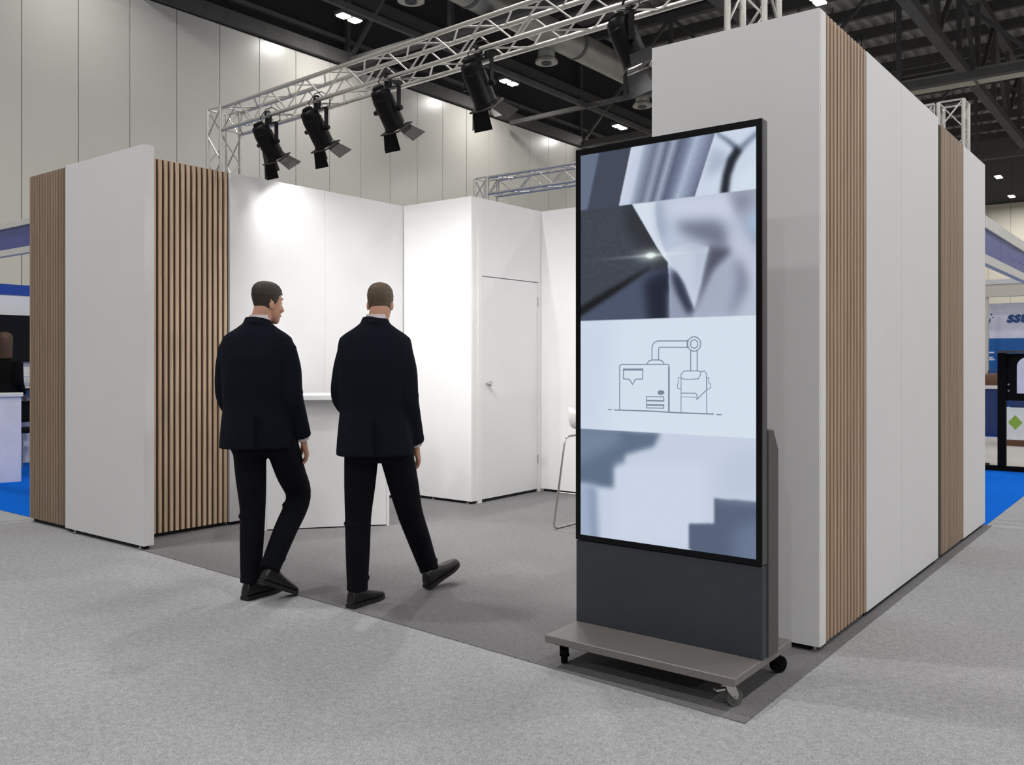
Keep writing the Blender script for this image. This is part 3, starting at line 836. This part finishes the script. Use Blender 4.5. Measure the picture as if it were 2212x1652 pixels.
stroke([(1365, 445), (1365, 775)]); stroke([(1470, 440), (1470, 775)])
stroke([(660, 660), (700, 610), (745, 598), (860, 598), (905, 615), (935, 660)])
stroke([(285, 745), (595, 745), (590, 910), (480, 910), (430, 995), (378, 912), (285, 905)], close=True); stroke([(285, 760), (590, 760)], .006)
for yy in (1195, 1255, 1265, 1325, 1335, 1380): stroke([(655, yy), (930, yy+6)], .0044)
stroke([(655, 1190), (655, 1380)]); stroke([(925, 1195), (935, 1260)]); stroke([(930, 1330), (930, 1384)])
stroke(arc(885, 1130, 42, 30, 0, 360, 14), .005); stroke([(850, 1135), (925, 1128)], .012)
stroke([(1210, 1460), (1210, 830), (1260, 778), (1500, 778), (1525, 800), (1520, 850), (1490, 905), (1310, 920), (1210, 900)], .0036)
stroke([(1525, 790), (1590, 778), (1620, 830), (1625, 1480)], .0036)
stroke([(1625, 880), (1625, 1085), (1465, 1245), (1470, 1170), (1440, 1142), (1210, 1140)], .0042)
stroke([(1220, 1200), (1450, 1210)], .0025)
stroke([(1205, 880), (1170, 890), (1165, 980), (1150, 1000), (1155, 1060), (1205, 1070)], .0032)
stroke([(1630, 890), (1660, 900), (1660, 975), (1690, 1000), (1690, 1050), (1660, 1080), (1630, 1075)], .0032)
obj('line_drawing', bm, emit('drawing_ink', (122, 136, 154), 1/2**EXPOSURE), scr)

# ------------------------------------------------------------------ people
def remesh(bm, voxel, it=4, fac=.5):
    bmesh.ops.recalc_face_normals(bm, faces=bm.faces)
    me = D.meshes.new('tmp'); bm.to_mesh(me); bm.free()
    o = D.objects.new('tmp', me); COL.objects.link(o)
    md = o.modifiers.new('r', 'REMESH'); md.mode = 'VOXEL'; md.voxel_size = voxel
    if it:
        s = o.modifiers.new('s', 'SMOOTH'); s.iterations = it; s.factor = fac
    dg = bpy.context.evaluated_depsgraph_get(); dg.update()
    out = D.meshes.new_from_object(o.evaluated_get(dg))
    D.objects.remove(o); D.meshes.remove(me)
    return out

def limb(bm, pts, rad, n=14, sub=5):
    """smooth tapered limb through joints (Catmull-Rom)"""
    pts = [V(p) for p in pts]; P, Q = [], []
    ext = [pts[0]*2-pts[1]]+pts+[pts[-1]*2-pts[-2]]
    for i in range(len(pts)-1):
        a, b, c, d = ext[i:i+4]
        for k in range(sub):
            s = k/sub
            P.append(.5*((2*b)+(c-a)*s+(2*a-5*b+4*c-d)*s*s+(3*b-a-3*c+d)*s**3)); Q.append(rad[i]+(rad[i+1]-rad[i])*s)
    P.append(pts[-1]); Q.append(rad[-1])
    tube(bm, P, Q, n)

def limb_straight(bm, pts, rad, n=14):
    tube(bm, pts, rad, n)

def hand(bm, wrist, dirv, spread, curl):
    """palm and five bent fingers; dirv along the hand, spread towards the thumb side, curl = palm normal"""
    d, s, c = V(dirv).normalized(), V(spread).normalized(), V(curl).normalized()
    w0 = V(wrist)
    loft(bm, [(w0-d*.01, s*.027, c*.021), (w0+d*.02, s*.034, c*.019), (w0+d*.055, s*.043, c*.017), (w0+d*.09, s*.043, c*.015), (w0+d*.1, s*.038, c*.011)], 14)
    for off, L in ((.032, .076), (.011, .084), (-.011, .078), (-.032, .06)):
        b = w0+d*.085+s*off; p = [b]
        dd = d.copy()
        for k, fr in enumerate((.45, .32, .23)):
            ang_ = R((18, 30, 26)[k]); ax = d.cross(c)
            dd = (Matrix.Rotation(ang_, 3, ax) @ dd); p.append(p[-1]+dd*L*fr)
        tube(bm, p, [.0105, .0098, .009, .0075], 8)
    b = w0+d*.025+s*.03+c*.004
    tube(bm, [b, b+d*.03+s*.022+c*.01, b+d*.06+s*.027+c*.022, b+d*.082+s*.022+c*.03], [.015, .0125, .0108, .009], 8)

HEAD = [(-.117, .066, .018, .016), (-.108, .06, .033, .031), (-.092, .049, .044, .046), (-.07, .036, .054, .064), (-.045, .024, .062, .079), (-.015, .012, .0685, .09), (.02, .004, .0745, .0965), (.05, -.001, .0765, .098), (.08, -.004, .070, .089), (.1, -.006, .056, .071), (.113, -.008, .036, .045), (.119, -.008, .012, .016)]
def head_geo(bm, M, nose=1):
    loft(bm, [(M @ V((0, cy, z)), M.to_3x3() @ V((rx, 0, 0)), M.to_3x3() @ V((0, ry, 0))) for z, cy, rx, ry in HEAD], 24)
    m3 = M.to_3x3()
    for s in (-1, 1):
        ball(bm, M @ V((s*.077, -.01, -.008)), .0095, .018, .029, 12, m3.to_4x4() @ Matrix.Rotation(s*R(-18), 4, 'Z'))
        ball(bm, M @ V((s*.036, .072, -.028)), .026, .022, .02, 10, m3.to_4x4())   # cheek
        ball(bm, M @ V((s*.033, .083, .036)), .028, .013, .009, 10, m3.to_4x4())   # brow
    tube(bm, [M @ V((0, .094, .022)), M @ V((0, .104, 0)), M @ V((0, .118, -.03)), M @ V((0, .1, -.042))], [.009, .011, .0155, .012], 10)
    ball(bm, M @ V((0, .086, -.068)), .024, .016, .014, 10, m3.to_4x4())
    ball(bm, M @ V((0, .07, -.104)), .02, .018, .014, 10, m3.to_4x4())

def hair_geo(M, lift=.009, top=.012, length=None):
    """cap over the skull down to the hairline"""
    zs = np.linspace(-.1, .119, 40); n = 48; H_ = np.array(HEAD); bm = BM(); rows = []
    for z in zs:
        cy, rx, ry = (np.interp(z, H_[:, 0], H_[:, k]) for k in (1, 2, 3))
        up = top*max(0, (z-.03)/.09)
        lift_ = lift*min(1, max(.12, (z+.1)/.07))
        rows.append([V(((rx+lift_+up*.3)*math.cos(2*PI*i/n), cy+(ry+lift_+up*.5)*math.sin(2*PI*i/n), z+up)) for i in range(n)])
    def keep(p):
        y = p.y
        if y > .055: return p.z > .062
        if y > .012: return p.z > .062-(.055-y)*1.6
        if y > -.025: return p.z > (.0 if y > -.004 else .032)
        return p.z > -.097+.55*max(0, y+.07)
    vs = [[bm.verts.new(M @ p) for p in r] for r in rows]
    for a in range(len(zs)-1):
        for i in range(n):
            j = (i+1) % n
            cen = (rows[a][i]+rows[a][j]+rows[a+1][i]+rows[a+1][j])/4
            if keep(cen): bm.faces.new((vs[a][i], vs[a][j], vs[a+1][j], vs[a+1][i]))
    bm.faces.new(vs[-1])
    bmesh.ops.delete(bm, geom=[v for v in bm.verts if not v.link_faces], context='VERTS')
    return bm

def shoe(t, name_mat, RM, heel, toe_dir, up, label=None):
    """dress shoe: heel point on the ground, direction to the toe, up normal"""
    d = V(toe_dir).normalized(); u = V(up); u = (u-d*u.dot(d)).normalized(); s = d.cross(u).normalized()
    h = V(heel)
    bm = BM()
    prof = [(-.012, .028, .022, .036), (0, .031, .05, .058), (.035, .034, .058, .062), (.075, .034, .052, .058), (.11, .037, .042, .05), (.15, .043, .034, .042), (.19, .046, .028, .036), (.225, .042, .023, .031), (.255, .032, .018, .026), (.275, .016, .012, .02)]
    rings = [(h+d*a+u*(.016+hh*.78), s*w_, u*hh*.92) for a, w_, hh, _ in prof]
    loft(bm, rings, 16, 2.4)
    loft(bm, [(h+d*.045+u*.06, d*.045, s*.034), (h+d*.042+u*.1, d*.04, s*.032)], 14)
    me_ = remesh(bm, .006, 3)
    o = obj('shoe', me_, MT['shoe'], t, RM, smooth=180)
    bm = BM()
    lo_, hi_ = [], []
    out = [(p[0], p[1]+.003) for p in prof]
    loop = [(a, w_) for a, w_ in out]+[(a, -w_) for a, w_ in out[::-1]]
    for a, w_ in loop:
        lo_.append(bm.verts.new(h+d*a+s*w_)); hi_.append(bm.verts.new(h+d*a+s*w_+u*.02))
    bm.faces.new(lo_[::-1]); bm.faces.new(hi_)
    for i in range(len(loop)): bm.faces.new((lo_[i], lo_[(i+1) % len(loop)], hi_[(i+1) % len(loop)], hi_[i]))
    obj('sole', bm, MT['sole'], o, RM)
    return o

def man(label, loc, J, hair, face_dir, torso_yaw, torso_c, hair_top=.012):
    """J: joints in a frame with x to the right across the view, y away, z up"""
    RM = Matrix.Translation(V(loc)) @ Matrix.Rotation(YAW, 4, 'Z')
    t = thing('person', label, 'person', loc, YAW)
    J = {k: V(v) for k, v in J.items()}
    tx = V((math.cos(torso_yaw), math.sin(torso_yaw), 0)); ty = V((-math.sin(torso_yaw), math.cos(torso_yaw), 0))
    hy = math.atan2(face_dir[1], face_dir[0])-PI/2
    HM = Matrix.Translation(J['head']) @ Matrix.Rotation(hy, 4, 'Z') @ Matrix.Rotation(R(-3), 4, 'X') @ Matrix.Diagonal((.87, .9, .96, 1))
    cx = V((torso_c[0], torso_c[1], 0)); zsh = J['shoulder_r'].z
    # ---- body
    bm = BM(); head_geo(bm, HM)
    nb = V((cx.x, cx.y, zsh+.07)); nt_ = HM @ V((0, -.028, -.05))
    limb(bm, [nb-V((0, 0, .06)), nb, nt_, HM @ V((0, -.02, .0))], [.07, .062, .056, .05], 16)
    def torso(bm, grow, rows):
        loft(bm, [(cx+V((0, 0, z))+ty*oy+tx*ox, tx*(a+grow), ty*(b+grow)) for z, a, b, oy, ox in rows], 28, 2.35)
    hipz = (J['hip_l'].z+J['hip_r'].z)/2
    torso(bm, 0, [(hipz-.06, .13, .09, 0, 0), (hipz+.06, .155, .1, 0, 0), (hipz+.2, .14, .09, 0, 0), (zsh-.1, .16, .1, 0, 0), (zsh, .14, .08, 0, 0), (zsh+.05, .08, .06, 0, 0)])
    for s in 'lr':
        limb(bm, [J['shoulder_'+s].lerp(V((cx.x, cx.y, J['shoulder_'+s].z)), .12)-V((0, 0, .05)), J['elbow_'+s], J['wrist_'+s]], [.042, .04, .026])
        limb(bm, [J['hip_'+s], J['knee_'+s], J['ankle_'+s]], [.075, .052, .036])
        dv_ = (J['wrist_'+s]-J['elbow_'+s]).normalized(); side = -1 if s == 'r' else 1
        fwd = ty-dv_*ty.dot(dv_)
        hand(bm, J['wrist_'+s]+dv_*.01, dv_, fwd, (tx*side)-dv_*(tx*side).dot(dv_))
    obj('body', remesh(bm, .0045, 3), MT['skin'], t, RM, smooth=180)
    # ---- trousers
    bm = BM()
    torso(bm, 0, [(hipz-.105, .135, .10, 0, 0), (hipz-.03, .168, .122, 0, 0), (hipz+.1, .165, .118, 0, 0), (hipz+.16, .155, .11, 0, 0)])
    for s in 'lr':
        k, a = J['knee_'+s], J['ankle_'+s]
        dn = (a-k).normalized()
        limb(bm, [J['hip_'+s], J['hip_'+s].lerp(k, .55), k, k.lerp(a, .5), a-dn*.03, a+dn*.012], [.098, .088, .074, .068, .059, .061], 18)
        ball(bm, a-dn*.055+V((.012, .02, 0)), .058, .06, .022)
        ball(bm, k.lerp(a, .1)+V((-.01, -.01, 0)), .072, .07, .025)
    obj('trousers', remesh(bm, .008, 3), MT['trouser'], t, RM, smooth=180)
    # ---- jacket
    bm = BM(); hem = J['hem'][2]
    torso(bm, 0, [(hem, .215, .155, -.01, 0), (hem+.1, .208, .152, -.01, 0), (hem+.25, .194, .142, 0, 0), (zsh-.2, .2, .147, 0, 0), (zsh-.06, .207, .138, 0, 0), (zsh+.02, .206, .118, 0, 0), (zsh+.062, .196, .104, 0, 0), (zsh+.088, .165, .095, 0, 0), (zsh+.115, .122, .084, 0, 0), (zsh+.145, .083, .074, .003, 0), (zsh+.183, .068, .07, .004, 0)])
    for s in 'lr':
        sh, el, wr = J['shoulder_'+s], J['elbow_'+s], J['wrist_'+s]
        s2 = sh+(V((cx.x, cx.y, sh.z))-sh)*.12+V((0, 0, .0))
        limb(bm, [s2+V((0, 0, .048)), s2, sh.lerp(el, .45), el, el.lerp(wr, .5), wr-(wr-el).normalized()*.012], [.05, .069, .066, .061, .056, .053], 18)
        ball(bm, sh.lerp(el, .93), .068, .066, .022); ball(bm, el.lerp(wr, .85), .057, .056, .018)
    # side flaps and collar roll
    tube(bm, [cx+V((0, 0, zsh+.13+.02*math.cos(a_)))+tx*.07*math.sin(a_)-ty*.066*math.cos(a_) for a_ in np.linspace(-.8*PI, .8*PI, 18)], .015, 8)
    jk = obj('jacket', remesh(bm, .007, 9), MT['suit'], t, RM, smooth=180)
    # vent flap at the back hem, pocket flaps
    bm = BM(); M2 = Matrix.Translation(cx) @ Matrix.Rotation(torso_yaw, 4, 'Z')
    box(bm, -.003, .003, -.172, -.158, hem+.01, hem+.2, M2)
    obj('vent_seam', bm, MT['trouser'], jk, RM)
    # ---- shirt collar
    bm = BM()
    nk = V((nb.x, nb.y, 0)).lerp(V((nt_.x, nt_.y, 0)), .5)
    rr = []
    for z, r_ in ((zsh+.15, .062), (zsh+.194, .061), (zsh+.194, .056), (zsh+.15, .057)):
        rr.append((nk+V((0, 0, z-.0)), tx*r_, ty*(r_+.004)))
    loft(bm, rr, 24, closed=True)
    obj('shirt_collar', bm, MT['shirt'], t, RM, smooth=60)
    for s in 'lr':
        wr, el = J['wrist_'+s], J['elbow_'+s]; dn = (wr-el).normalized()
        obj('shirt_cuff', cyl(BM(), wr-dn*.04, wr+dn*.006, .037, n=16), MT['shirt'], t, RM, smooth=50)
    # ---- hair, eyes, mouth
    h_ = obj('hair', hair_geo(HM, .007, hair_top), hair, t, RM, smooth=180)
    sd = h_.modifiers.new('thick', 'SOLIDIFY'); sd.thickness = .012; sd.offset = -1
    for s in (-1, 1):
        e = obj('eye', ball(BM(), HM @ V((s*.031, .083, .012)), .012, n=12), MT['eye'], t, RM, smooth=180)
        obj('iris', ball(BM(), HM @ V((s*.031, .092, .012)), .0058, .004, .0058, 10), MT['iris'], e, RM, smooth=180)
        obj('eyebrow', tube(BM(), [HM @ V((s*.015, .099, .034)), HM @ V((s*.033, .097, .041)), HM @ V((s*.052, .082, .036))], [.004, .005, .003], 6), hair, t, RM, smooth=180)
    obj('mouth', tube(BM(), [HM @ V((-.024, .092, -.068)), HM @ V((-.01, .102, -.065)), HM @ V((.01, .102, -.065)), HM @ V((.024, .092, -.068))], [.003, .006, .006, .003], 8), MT['lip'], t, RM, smooth=180)
    # ---- shoes
    for s in 'lr':
        shoe(t, None, RM, J['heel_'+s], J['toe_'+s], J.get('up_'+s, V((0, 0, 1))))
    return t, RM

fpx = 1913.
def ground(u, Z):
    dd = u-1106.; c, s = math.cos(YAW), math.sin(YAW)
    r, f_ = dd/fpx*Z, Z
    return (c*r-s*f_, s*r+c*f_, 0)
man('man in a dark navy suit turning his head right, in front of the oak slats', ground(565, 5.18), dict(
    head=(.022, .03, 1.71), shoulder_l=(-.2, -.01, 1.45), elbow_l=(-.215, .03, 1.17), wrist_l=(-.175, .2, .96),
    shoulder_r=(.152, .01, 1.45), elbow_r=(.185, -.02, 1.175), wrist_r=(.228, .06, .915),
    hip_l=(-.075, 0, .93), hip_r=(.105, 0, .93), knee_l=(-.058, .02, .51), ankle_l=(-.055, -.03, .1),
    knee_r=(.172, .18, .55), ankle_r=(.075, -.1, .185), hem=(0, 0, .872),
    heel_l=(-.07, -.075, 0), toe_l=(.5, .86, 0), heel_r=(.045, -.155, .115), toe_r=(.5, .72, -.42), up_r=(.3, .35, .9)),
    MT['hair1'], (.66, .75), R(12), (-.024, 0), .02)
man('man in a dark navy suit seen squarely from behind, nearer the kiosk', ground(815, 4.93), dict(
    head=(.012, .03, 1.692), shoulder_l=(-.168, -.01, 1.44), elbow_l=(-.2, .02, 1.18), wrist_l=(-.13, .2, 1.0),
    shoulder_r=(.145, .01, 1.44), elbow_r=(.172, -.02, 1.165), wrist_r=(.205, .08, .905),
    hip_l=(-.085, 0, .92), hip_r=(.092, 0, .92), knee_l=(-.115, .05, .505), ankle_l=(-.118, .04, .1),
    knee_r=(.16, .19, .5), ankle_r=(.245, .44, .125), hem=(0, 0, .855),
    heel_l=(-.145, .0, 0), toe_l=(.5, .86, 0), heel_r=(.245, .40, .012), toe_r=(.17, .2, .1), up_r=(-.1, -.2, .9)),
    MT['hair2'], (.02, 1), R(8), (-.012, 0), .008)

# ------------------------------------------------------------------ neighbouring stand on the left
o = bx('stand_carpet', MT['blue_carpet'], None, -12.48, -7.97, 3.565, 9.5, -.004, 0); setp(o, 'bright blue carpet of the stand at far left', 'carpet')
t = thing('fascia', 'blue stand fascia with pale rails at far left', 'fascia', (-11, 3.57, 2.3))
bx('fascia_board', MT['fascia'], t, -16.2, -7.97, 3.58, 3.6, 2.39, 2.585)
bx('top_rail', MT['rail'], t, -16.2, -7.97, 3.56, 3.62, 2.585, 2.635)
bx('bottom_rail', MT['rail'], t, -16.2, -7.97, 3.56, 3.62, 2.335, 2.39)
bx('post', MT['rail'], t, -16.2, -16.15, 3.56, 3.62, 0, 2.335)
bx('post', MT['rail'], t, -8.02, -7.97, 3.57, 3.62, 0, 2.335)
t = thing('stand_wall', 'white stand wall with a royal blue top band behind the seated woman stand', 'partition wall', (-12.55, 6, 0))
t['label'] = 'white stand wall with a royal blue top band at far left'
bx('top_band', MT['royal'], t, -12.6, -12.49, 3.7, 9.4, 2.25, 2.39)
for i in range(6): bx('panel', MT['white'], t, -12.58, -12.5, 3.7+.95*i+.006, 4.65+.95*i-.006, 0, 2.25)
t = thing('television', 'large black television on the stand wall at far left', 'television', (-12.45, 5.0, 1.4))
bx('housing', MT['black'], t, -12.498, -12.44, 4.2, 5.62, 1.36, 1.98, bevel=.005)
bx('screen', MT['tv'], t, -12.44, -12.435, 4.22, 5.6, 1.38, 1.96)
t = thing('wall_shelf', 'dark shelf under the television at far left', 'shelf', (-12.3, 5.3, 1.0))
bx('board', MT['black'], t, -12.498, -12.15, 4.4, 5.9, .985, 1.01)
for yy in (4.6, 5.7): bx('bracket', MT['black'], t, -12.498, -12.2, yy, yy+.02, .9, .985)
t = thing('wire_basket', 'small white wire basket on the dark shelf', 'basket', (-12.3, 5.25, 1.01))
for z, g in ((1.015, .0), (1.09, .01), (1.17, .02)):
    obj('rim', tube(BM(), [(-12.42-g, 5.1-g, z), (-12.2+g, 5.1-g, z), (-12.2+g, 5.42+g, z), (-12.42-g, 5.42+g, z)], .008, 6, True), MT['edge'], t)
for i in range(6):
    yy = 5.1+.064*i
    obj('wire', cyl(BM(), (-12.2, yy, 1.015), (-12.18, yy, 1.17), .006, n=6), MT['edge'], t)
bx('lining', MT['edge'], t, -12.41, -12.22, 5.11, 5.4, 1.018, 1.11)
t = thing('display_counter', 'white counter on the blue carpet at far left', 'counter', (-10.9, 4.5, 0))
MC = Matrix.Translation((-10.59, 4.54, 0)) @ Matrix.Rotation(R(67), 4, 'Z')
bx('body', MT['lilac'], t, -1.4, 0, 0, .45, 0, .97, M=MC); bx('countertop', MT['white'], t, -1.42, .02, -.02, .47, .97, 1.0, M=MC)
t = thing('chair', 'black seated chair with chrome legs behind the white counter at far left', 'chair', (-12.1, 5.31, 0))
bx('seat', MT['black'], t, -12.32, -11.9, 5.1, 5.52, .44, .5, bevel=.015); bx('backrest', MT['black'], t, -12.34, -12.3, 5.12, 5.5, .56, .84, bevel=.015)
for sx in (-1, 1):
    for sy in (-1, 1): obj('leg', cyl(BM(), (-12.1+sx*.18, 5.31+sy*.18, .45), (-12.1+sx*.2, 5.31+sy*.2, 0), .011), MT['chrome'], t)
    obj('back_post', cyl(BM(), (-12.32, 5.31+sx*.15, .46), (-12.32, 5.31+sx*.15, .7), .01), MT['chrome'], t)
# woman behind the counter
def woman():
    Z = 10.85; s = Z/fpx
    loc = ground(8, Z)[:2]+(0,)
    RM = Matrix.Translation(V(loc)) @ Matrix.Rotation(YAW, 4, 'Z')
    t = thing('person', 'woman in black with shoulder length brown hair behind the far left counter', 'person', loc, YAW)
    HM = Matrix.Translation((0, .02, 1.6)) @ Matrix.Rotation(R(20), 4, 'Z')
    bm = BM(); head_geo(bm, HM)
    limb(bm, [(0, 0, 1.38), (0, 0, 1.45), (0, .0, 1.55)], [.06, .05, .047])
    ar = {'l': [(-.165, 0, 1.36), (-.2, -.02, 1.1), (-.15, .16, .98)], 'r': [(.165, 0, 1.36), (.2, -.02, 1.1), (.15, .16, .98)]}
    for k, p in ar.items():
        limb(bm, p, [.042, .034, .024]); dv_ = (V(p[2])-V(p[1])).normalized()
        hand(bm, V(p[2])+dv_*.005, dv_, V((.9 if k == 'l' else -.9, .3, .3)), V((0, .3, -1)))
    loft(bm, [(V((0, 0, z)), V((a, 0, 0)), V((0, b, 0))) for z, a, b in ((.85, .14, .1), (1.05, .12, .085), (1.3, .15, .1), (1.4, .1, .07))], 20)
    for sx in (-1, 1): limb(bm, [(sx*.08, 0, .9), (sx*.085, .02, .48), (sx*.09, -.02, .05)], [.075, .05, .034]); ball(bm, (sx*.09, .05, .035), .04, .11, .034)
    obj('body', remesh(bm, .006, 3), MT['skin'], t, RM, smooth=180)
    bm = BM()
    loft(bm, [(V((0, 0, z)), V((a, 0, 0)), V((0, b, 0))) for z, a, b in ((.78, .19, .14), (.95, .185, .14), (1.1, .15, .115), (1.28, .175, .13), (1.37, .155, .1), (1.42, .08, .07))], 24)
    for p in ar.values(): limb(bm, p, [.066, .054, .042])
    obj('jacket', remesh(bm, .009, 3), MT['blackmatt'], t, RM, smooth=180)
    bm = BM()
    loft(bm, [(V((0, 0, z)), V((a, 0, 0)), V((0, b, 0))) for z, a, b in ((.8, .155, .11), (.95, .165, .12), (1.02, .14, .105))], 20)
    for sx in (-1, 1): limb(bm, [(sx*.08, 0, .9), (sx*.085, .02, .48), (sx*.09, -.02, .08)], [.09, .068, .055])
    obj('trousers', remesh(bm, .009, 3), MT['blackmatt'], t, RM, smooth=180)
    bm = BM()
    loft(bm, [(HM @ V((0, y_, z)), V((a, 0, 0)), V((0, b, 0))) for z, a, b, y_ in ((-.2, .1, .05, -.06), (-.1, .098, .07, -.045), (0, .095, .09, -.03), (.06, .092, .098, -.015), (.1, .075, .08, -.01), (.128, .03, .035, -.01))], 20)
    obj('hair', remesh(bm, .008, 3), MT['hair3'], t, RM, smooth=180)
woman()

# ------------------------------------------------------------------ stands behind on the right
o = bx('stand_carpet', MT['blue_carpet'], None, -7.9, -1.41, 8.32, 12.9, -.004, 0); setp(o, 'bright blue carpet behind the booth at the right edge, under the black stand', 'carpet')
bmx = BM()
o = bx('aisle_carpet', MT['aisle'], None, -7.9, -1.2, 12.92, 17.9, -.004, 0); setp(o, 'pale grey aisle carpet strip between two blue carpets at the right edge', 'carpet')
o = bx('stand_carpet', MT['blue_carpet'], None, -7.9, -1.2, 17.92, 19.34, -.004, 0); setp(o, 'bright blue carpet of the farthest stand at the right edge', 'carpet')
t = thing('fascia', 'blue stand fascia with pale rails at the right edge behind the booth', 'fascia', (-1.43, 10.5, 2.2))
for y0, y1 in ((8.34, 9.2), (9.21, 12.8)): bx('fascia_board', MT['fascia'], t, -1.46, -1.44, y0, y1, 2.275, 2.5)
bx('top_rail', MT['rail'], t, -1.48, -1.42, 8.34, 12.8, 2.5, 2.6); bx('bottom_rail', MT['rail'], t, -1.48, -1.42, 8.34, 12.8, 2.2, 2.275)
for i in range(9): bx('lettering', MT['fasciatext'], t, -1.44, -1.437, 9.7+.1*i, 9.77+.1*i, 2.37, 2.405)
bx('post', MT['rail'], t, -1.48, -1.42, 12.74, 12.8, 0, 2.2)
t = thing('graphic_wall', 'white and blue printed wall of the farthest stand at the right edge', 'stand wall', (-3, 20.05, 0))
bx('upper_panel', MT['lilac'], t, -6, -1, 20.0, 20.1, 1.82, 2.52); bx('lower_panel', MT['gblue'], t, -6, -1, 20.0, 20.1, 0, 1.82)
def text(s, mat, parent, loc, size, shear=0, ext=.004, off=0):
    c = D.curves.new('lettering', 'FONT'); c.body = s; c.size = size; c.shear = shear; c.extrude = ext; c.offset = off
    o = D.objects.new('lettering', c); COL.objects.link(o); c.materials.append(mat)
    M = Matrix.Translation(loc) @ Matrix.Rotation(PI/2, 4, 'X'); MW[o] = M
    o.parent = parent; o.matrix_basis = MW[parent].inverted() @ M
    return o
text('ssu', MT['logo'], t, (-3.03, 19.995, 2.14), .3, .25, .003, .012)
bm = BM()
tube(bm, [(-3.42+.1*math.cos(a_), 19.99, 2.22+.1*math.sin(a_)) for a_ in np.linspace(-2.2, .1, 12)], [.004+.013*math.sin(PI*i/11) for i in range(12)], 6)
ball(bm, (-3.3, 19.99, 2.3), .018, .004, .018); ball(bm, (-3.27, 19.99, 2.24), .014, .004, .014)
obj('logo_mark', bm, MT['logo'], t)
for i, (x0, x1, z) in enumerate(((-3.5, -3.25, 1.52), (-3.5, -3.27, 1.42), (-3.5, -3.24, 1.38))):
    bx('print_line', MT['printw'], t, x0, x1, 19.994, 20.0, z, z+.03)
t = thing('header_beam', 'cream header beam over the printed wall at the right edge', 'beam', (-3, 19.5, 2.6))
bx('board', MT['cream'], t, -7, -1, 19.4, 19.6, 2.62, 2.95); bx('lip', MT['white'], t, -7, -1, 19.36, 19.4, 2.86, 2.95)
bx('post', MT['cream'], t, -3.32, -3.27, 19.45, 19.55, 0, 2.62)
t = thing('service_counter', 'navy counter with a white top at the right edge', 'counter', (-3.1, 17.2, 0))
bx('body', MT['navy'], t, -4.2, -2.78, 18.1, 18.6, 0, .86); bx('countertop', MT['white'], t, -4.24, -2.74, 18.06, 18.64, .86, .92)
t = thing('brown_bag', 'brown leather bag on the navy counter', 'bag', (-3.0, 18.3, .92))
bm = BM(); loft(bm, [((-3.0, 18.3, z), V((a, 0, 0)), V((0, b, 0))) for z, a, b in ((.92, .2, .1), (1.0, .21, .11), (1.1, .19, .09), (1.14, .17, .03))], 16, 3); obj('body', bm, MT['brown'], t, smooth=60)
obj('handle', tube(BM(), [(-3.08, 18.3, 1.12), (-3.06, 18.3, 1.2), (-2.94, 18.3, 1.2), (-2.92, 18.3, 1.12)], .01, 6), MT['brown'], t)
# black display stand
t = thing('display_stand', 'black screen stand on the blue carpet at the right edge', 'display stand', (-1.6, 12.5, 0))
bx('post', MT['blackmatt'], t, -1.99, -1.90, 12.47, 12.55, .05, 1.47); bx('post', MT['blackmatt'], t, -1.35, -1.26, 12.47, 12.55, .05, 1.47)
bx('foot_bar', MT['blackmatt'], t, -2.2, -1.0, 12.47, 12.55, 0, .06)
for x in (-2.17, -1.1): bx('foot', MT['blackmatt'], t, x-.03, x+.03, 12.15, 12.85, 0, .05)
bx('screen_panel', MT['blackmatt'], t, -1.9, -1.35, 12.5, 12.54, .88, 1.46)
bx('top_rail', MT['kiosk2'], t, -1.99, -1.26, 12.46, 12.56, 1.47, 1.5)
bm = BM()
rc = [(-1.78, .97), (-1.4, .97), (-1.4, 1.42), (-1.66, 1.42), *[(-1.66-.12*math.sin(a_), 1.30+.12*math.cos(a_)) for a_ in np.linspace(0.2, 1.5, 6)]]
lo = [bm.verts.new((x_, 12.492, z_)) for x_, z_ in rc]; hi = [bm.verts.new((x_, 12.5, z_)) for x_, z_ in rc]
bm.faces.new(lo[::-1]); bm.faces.new(hi)
for i in range(len(rc)): bm.faces.new((lo[i], lo[(i+1) % len(rc)], hi[(i+1) % len(rc)], hi[i]))
obj('white_plate', bm, MT['lilac'], t)
for z in (1.08, 1.0): obj('bolt', cyl(BM(), (-1.87, 12.49, z), (-1.87, 12.5, z), .012), MT['chrome'], t)
t = thing('carton', 'white carton with a green diamond print at the right edge', 'carton', (-2.3, 16.3, 0))
bx('body', MT['printw'], t, -2.46, -1.9, 16.2, 16.6, .1, .62); bx('pallet', MT['brown'], t, -2.46, -1.9, 16.2, 16.6, 0, .1)
bm = BM(); dm = [(-2.43, .38), (-2.33, .26), (-2.23, .38), (-2.33, .50)]
lo = [bm.verts.new((x_, 16.196, z_)) for x_, z_ in dm]; hi = [bm.verts.new((x_, 16.2, z_)) for x_, z_ in dm]
bm.faces.new(lo[::-1]); bm.faces.new(hi)
for i in range(4): bm.faces.new((lo[i], lo[(i+1) % 4], hi[(i+1) % 4], hi[i]))
obj('diamond_print', bm, MT['green'], t)
t = thing('storage_bin', 'navy storage bin standing on the white carton', 'bin', (-2.2, 16.4, .62))
bx('body', MT['navy'], t, -2.42, -1.94, 16.24, 16.56, .62, .92, bevel=.01); bx('lid', MT['navy'], t, -2.44, -1.92, 16.22, 16.58, .92, .95)
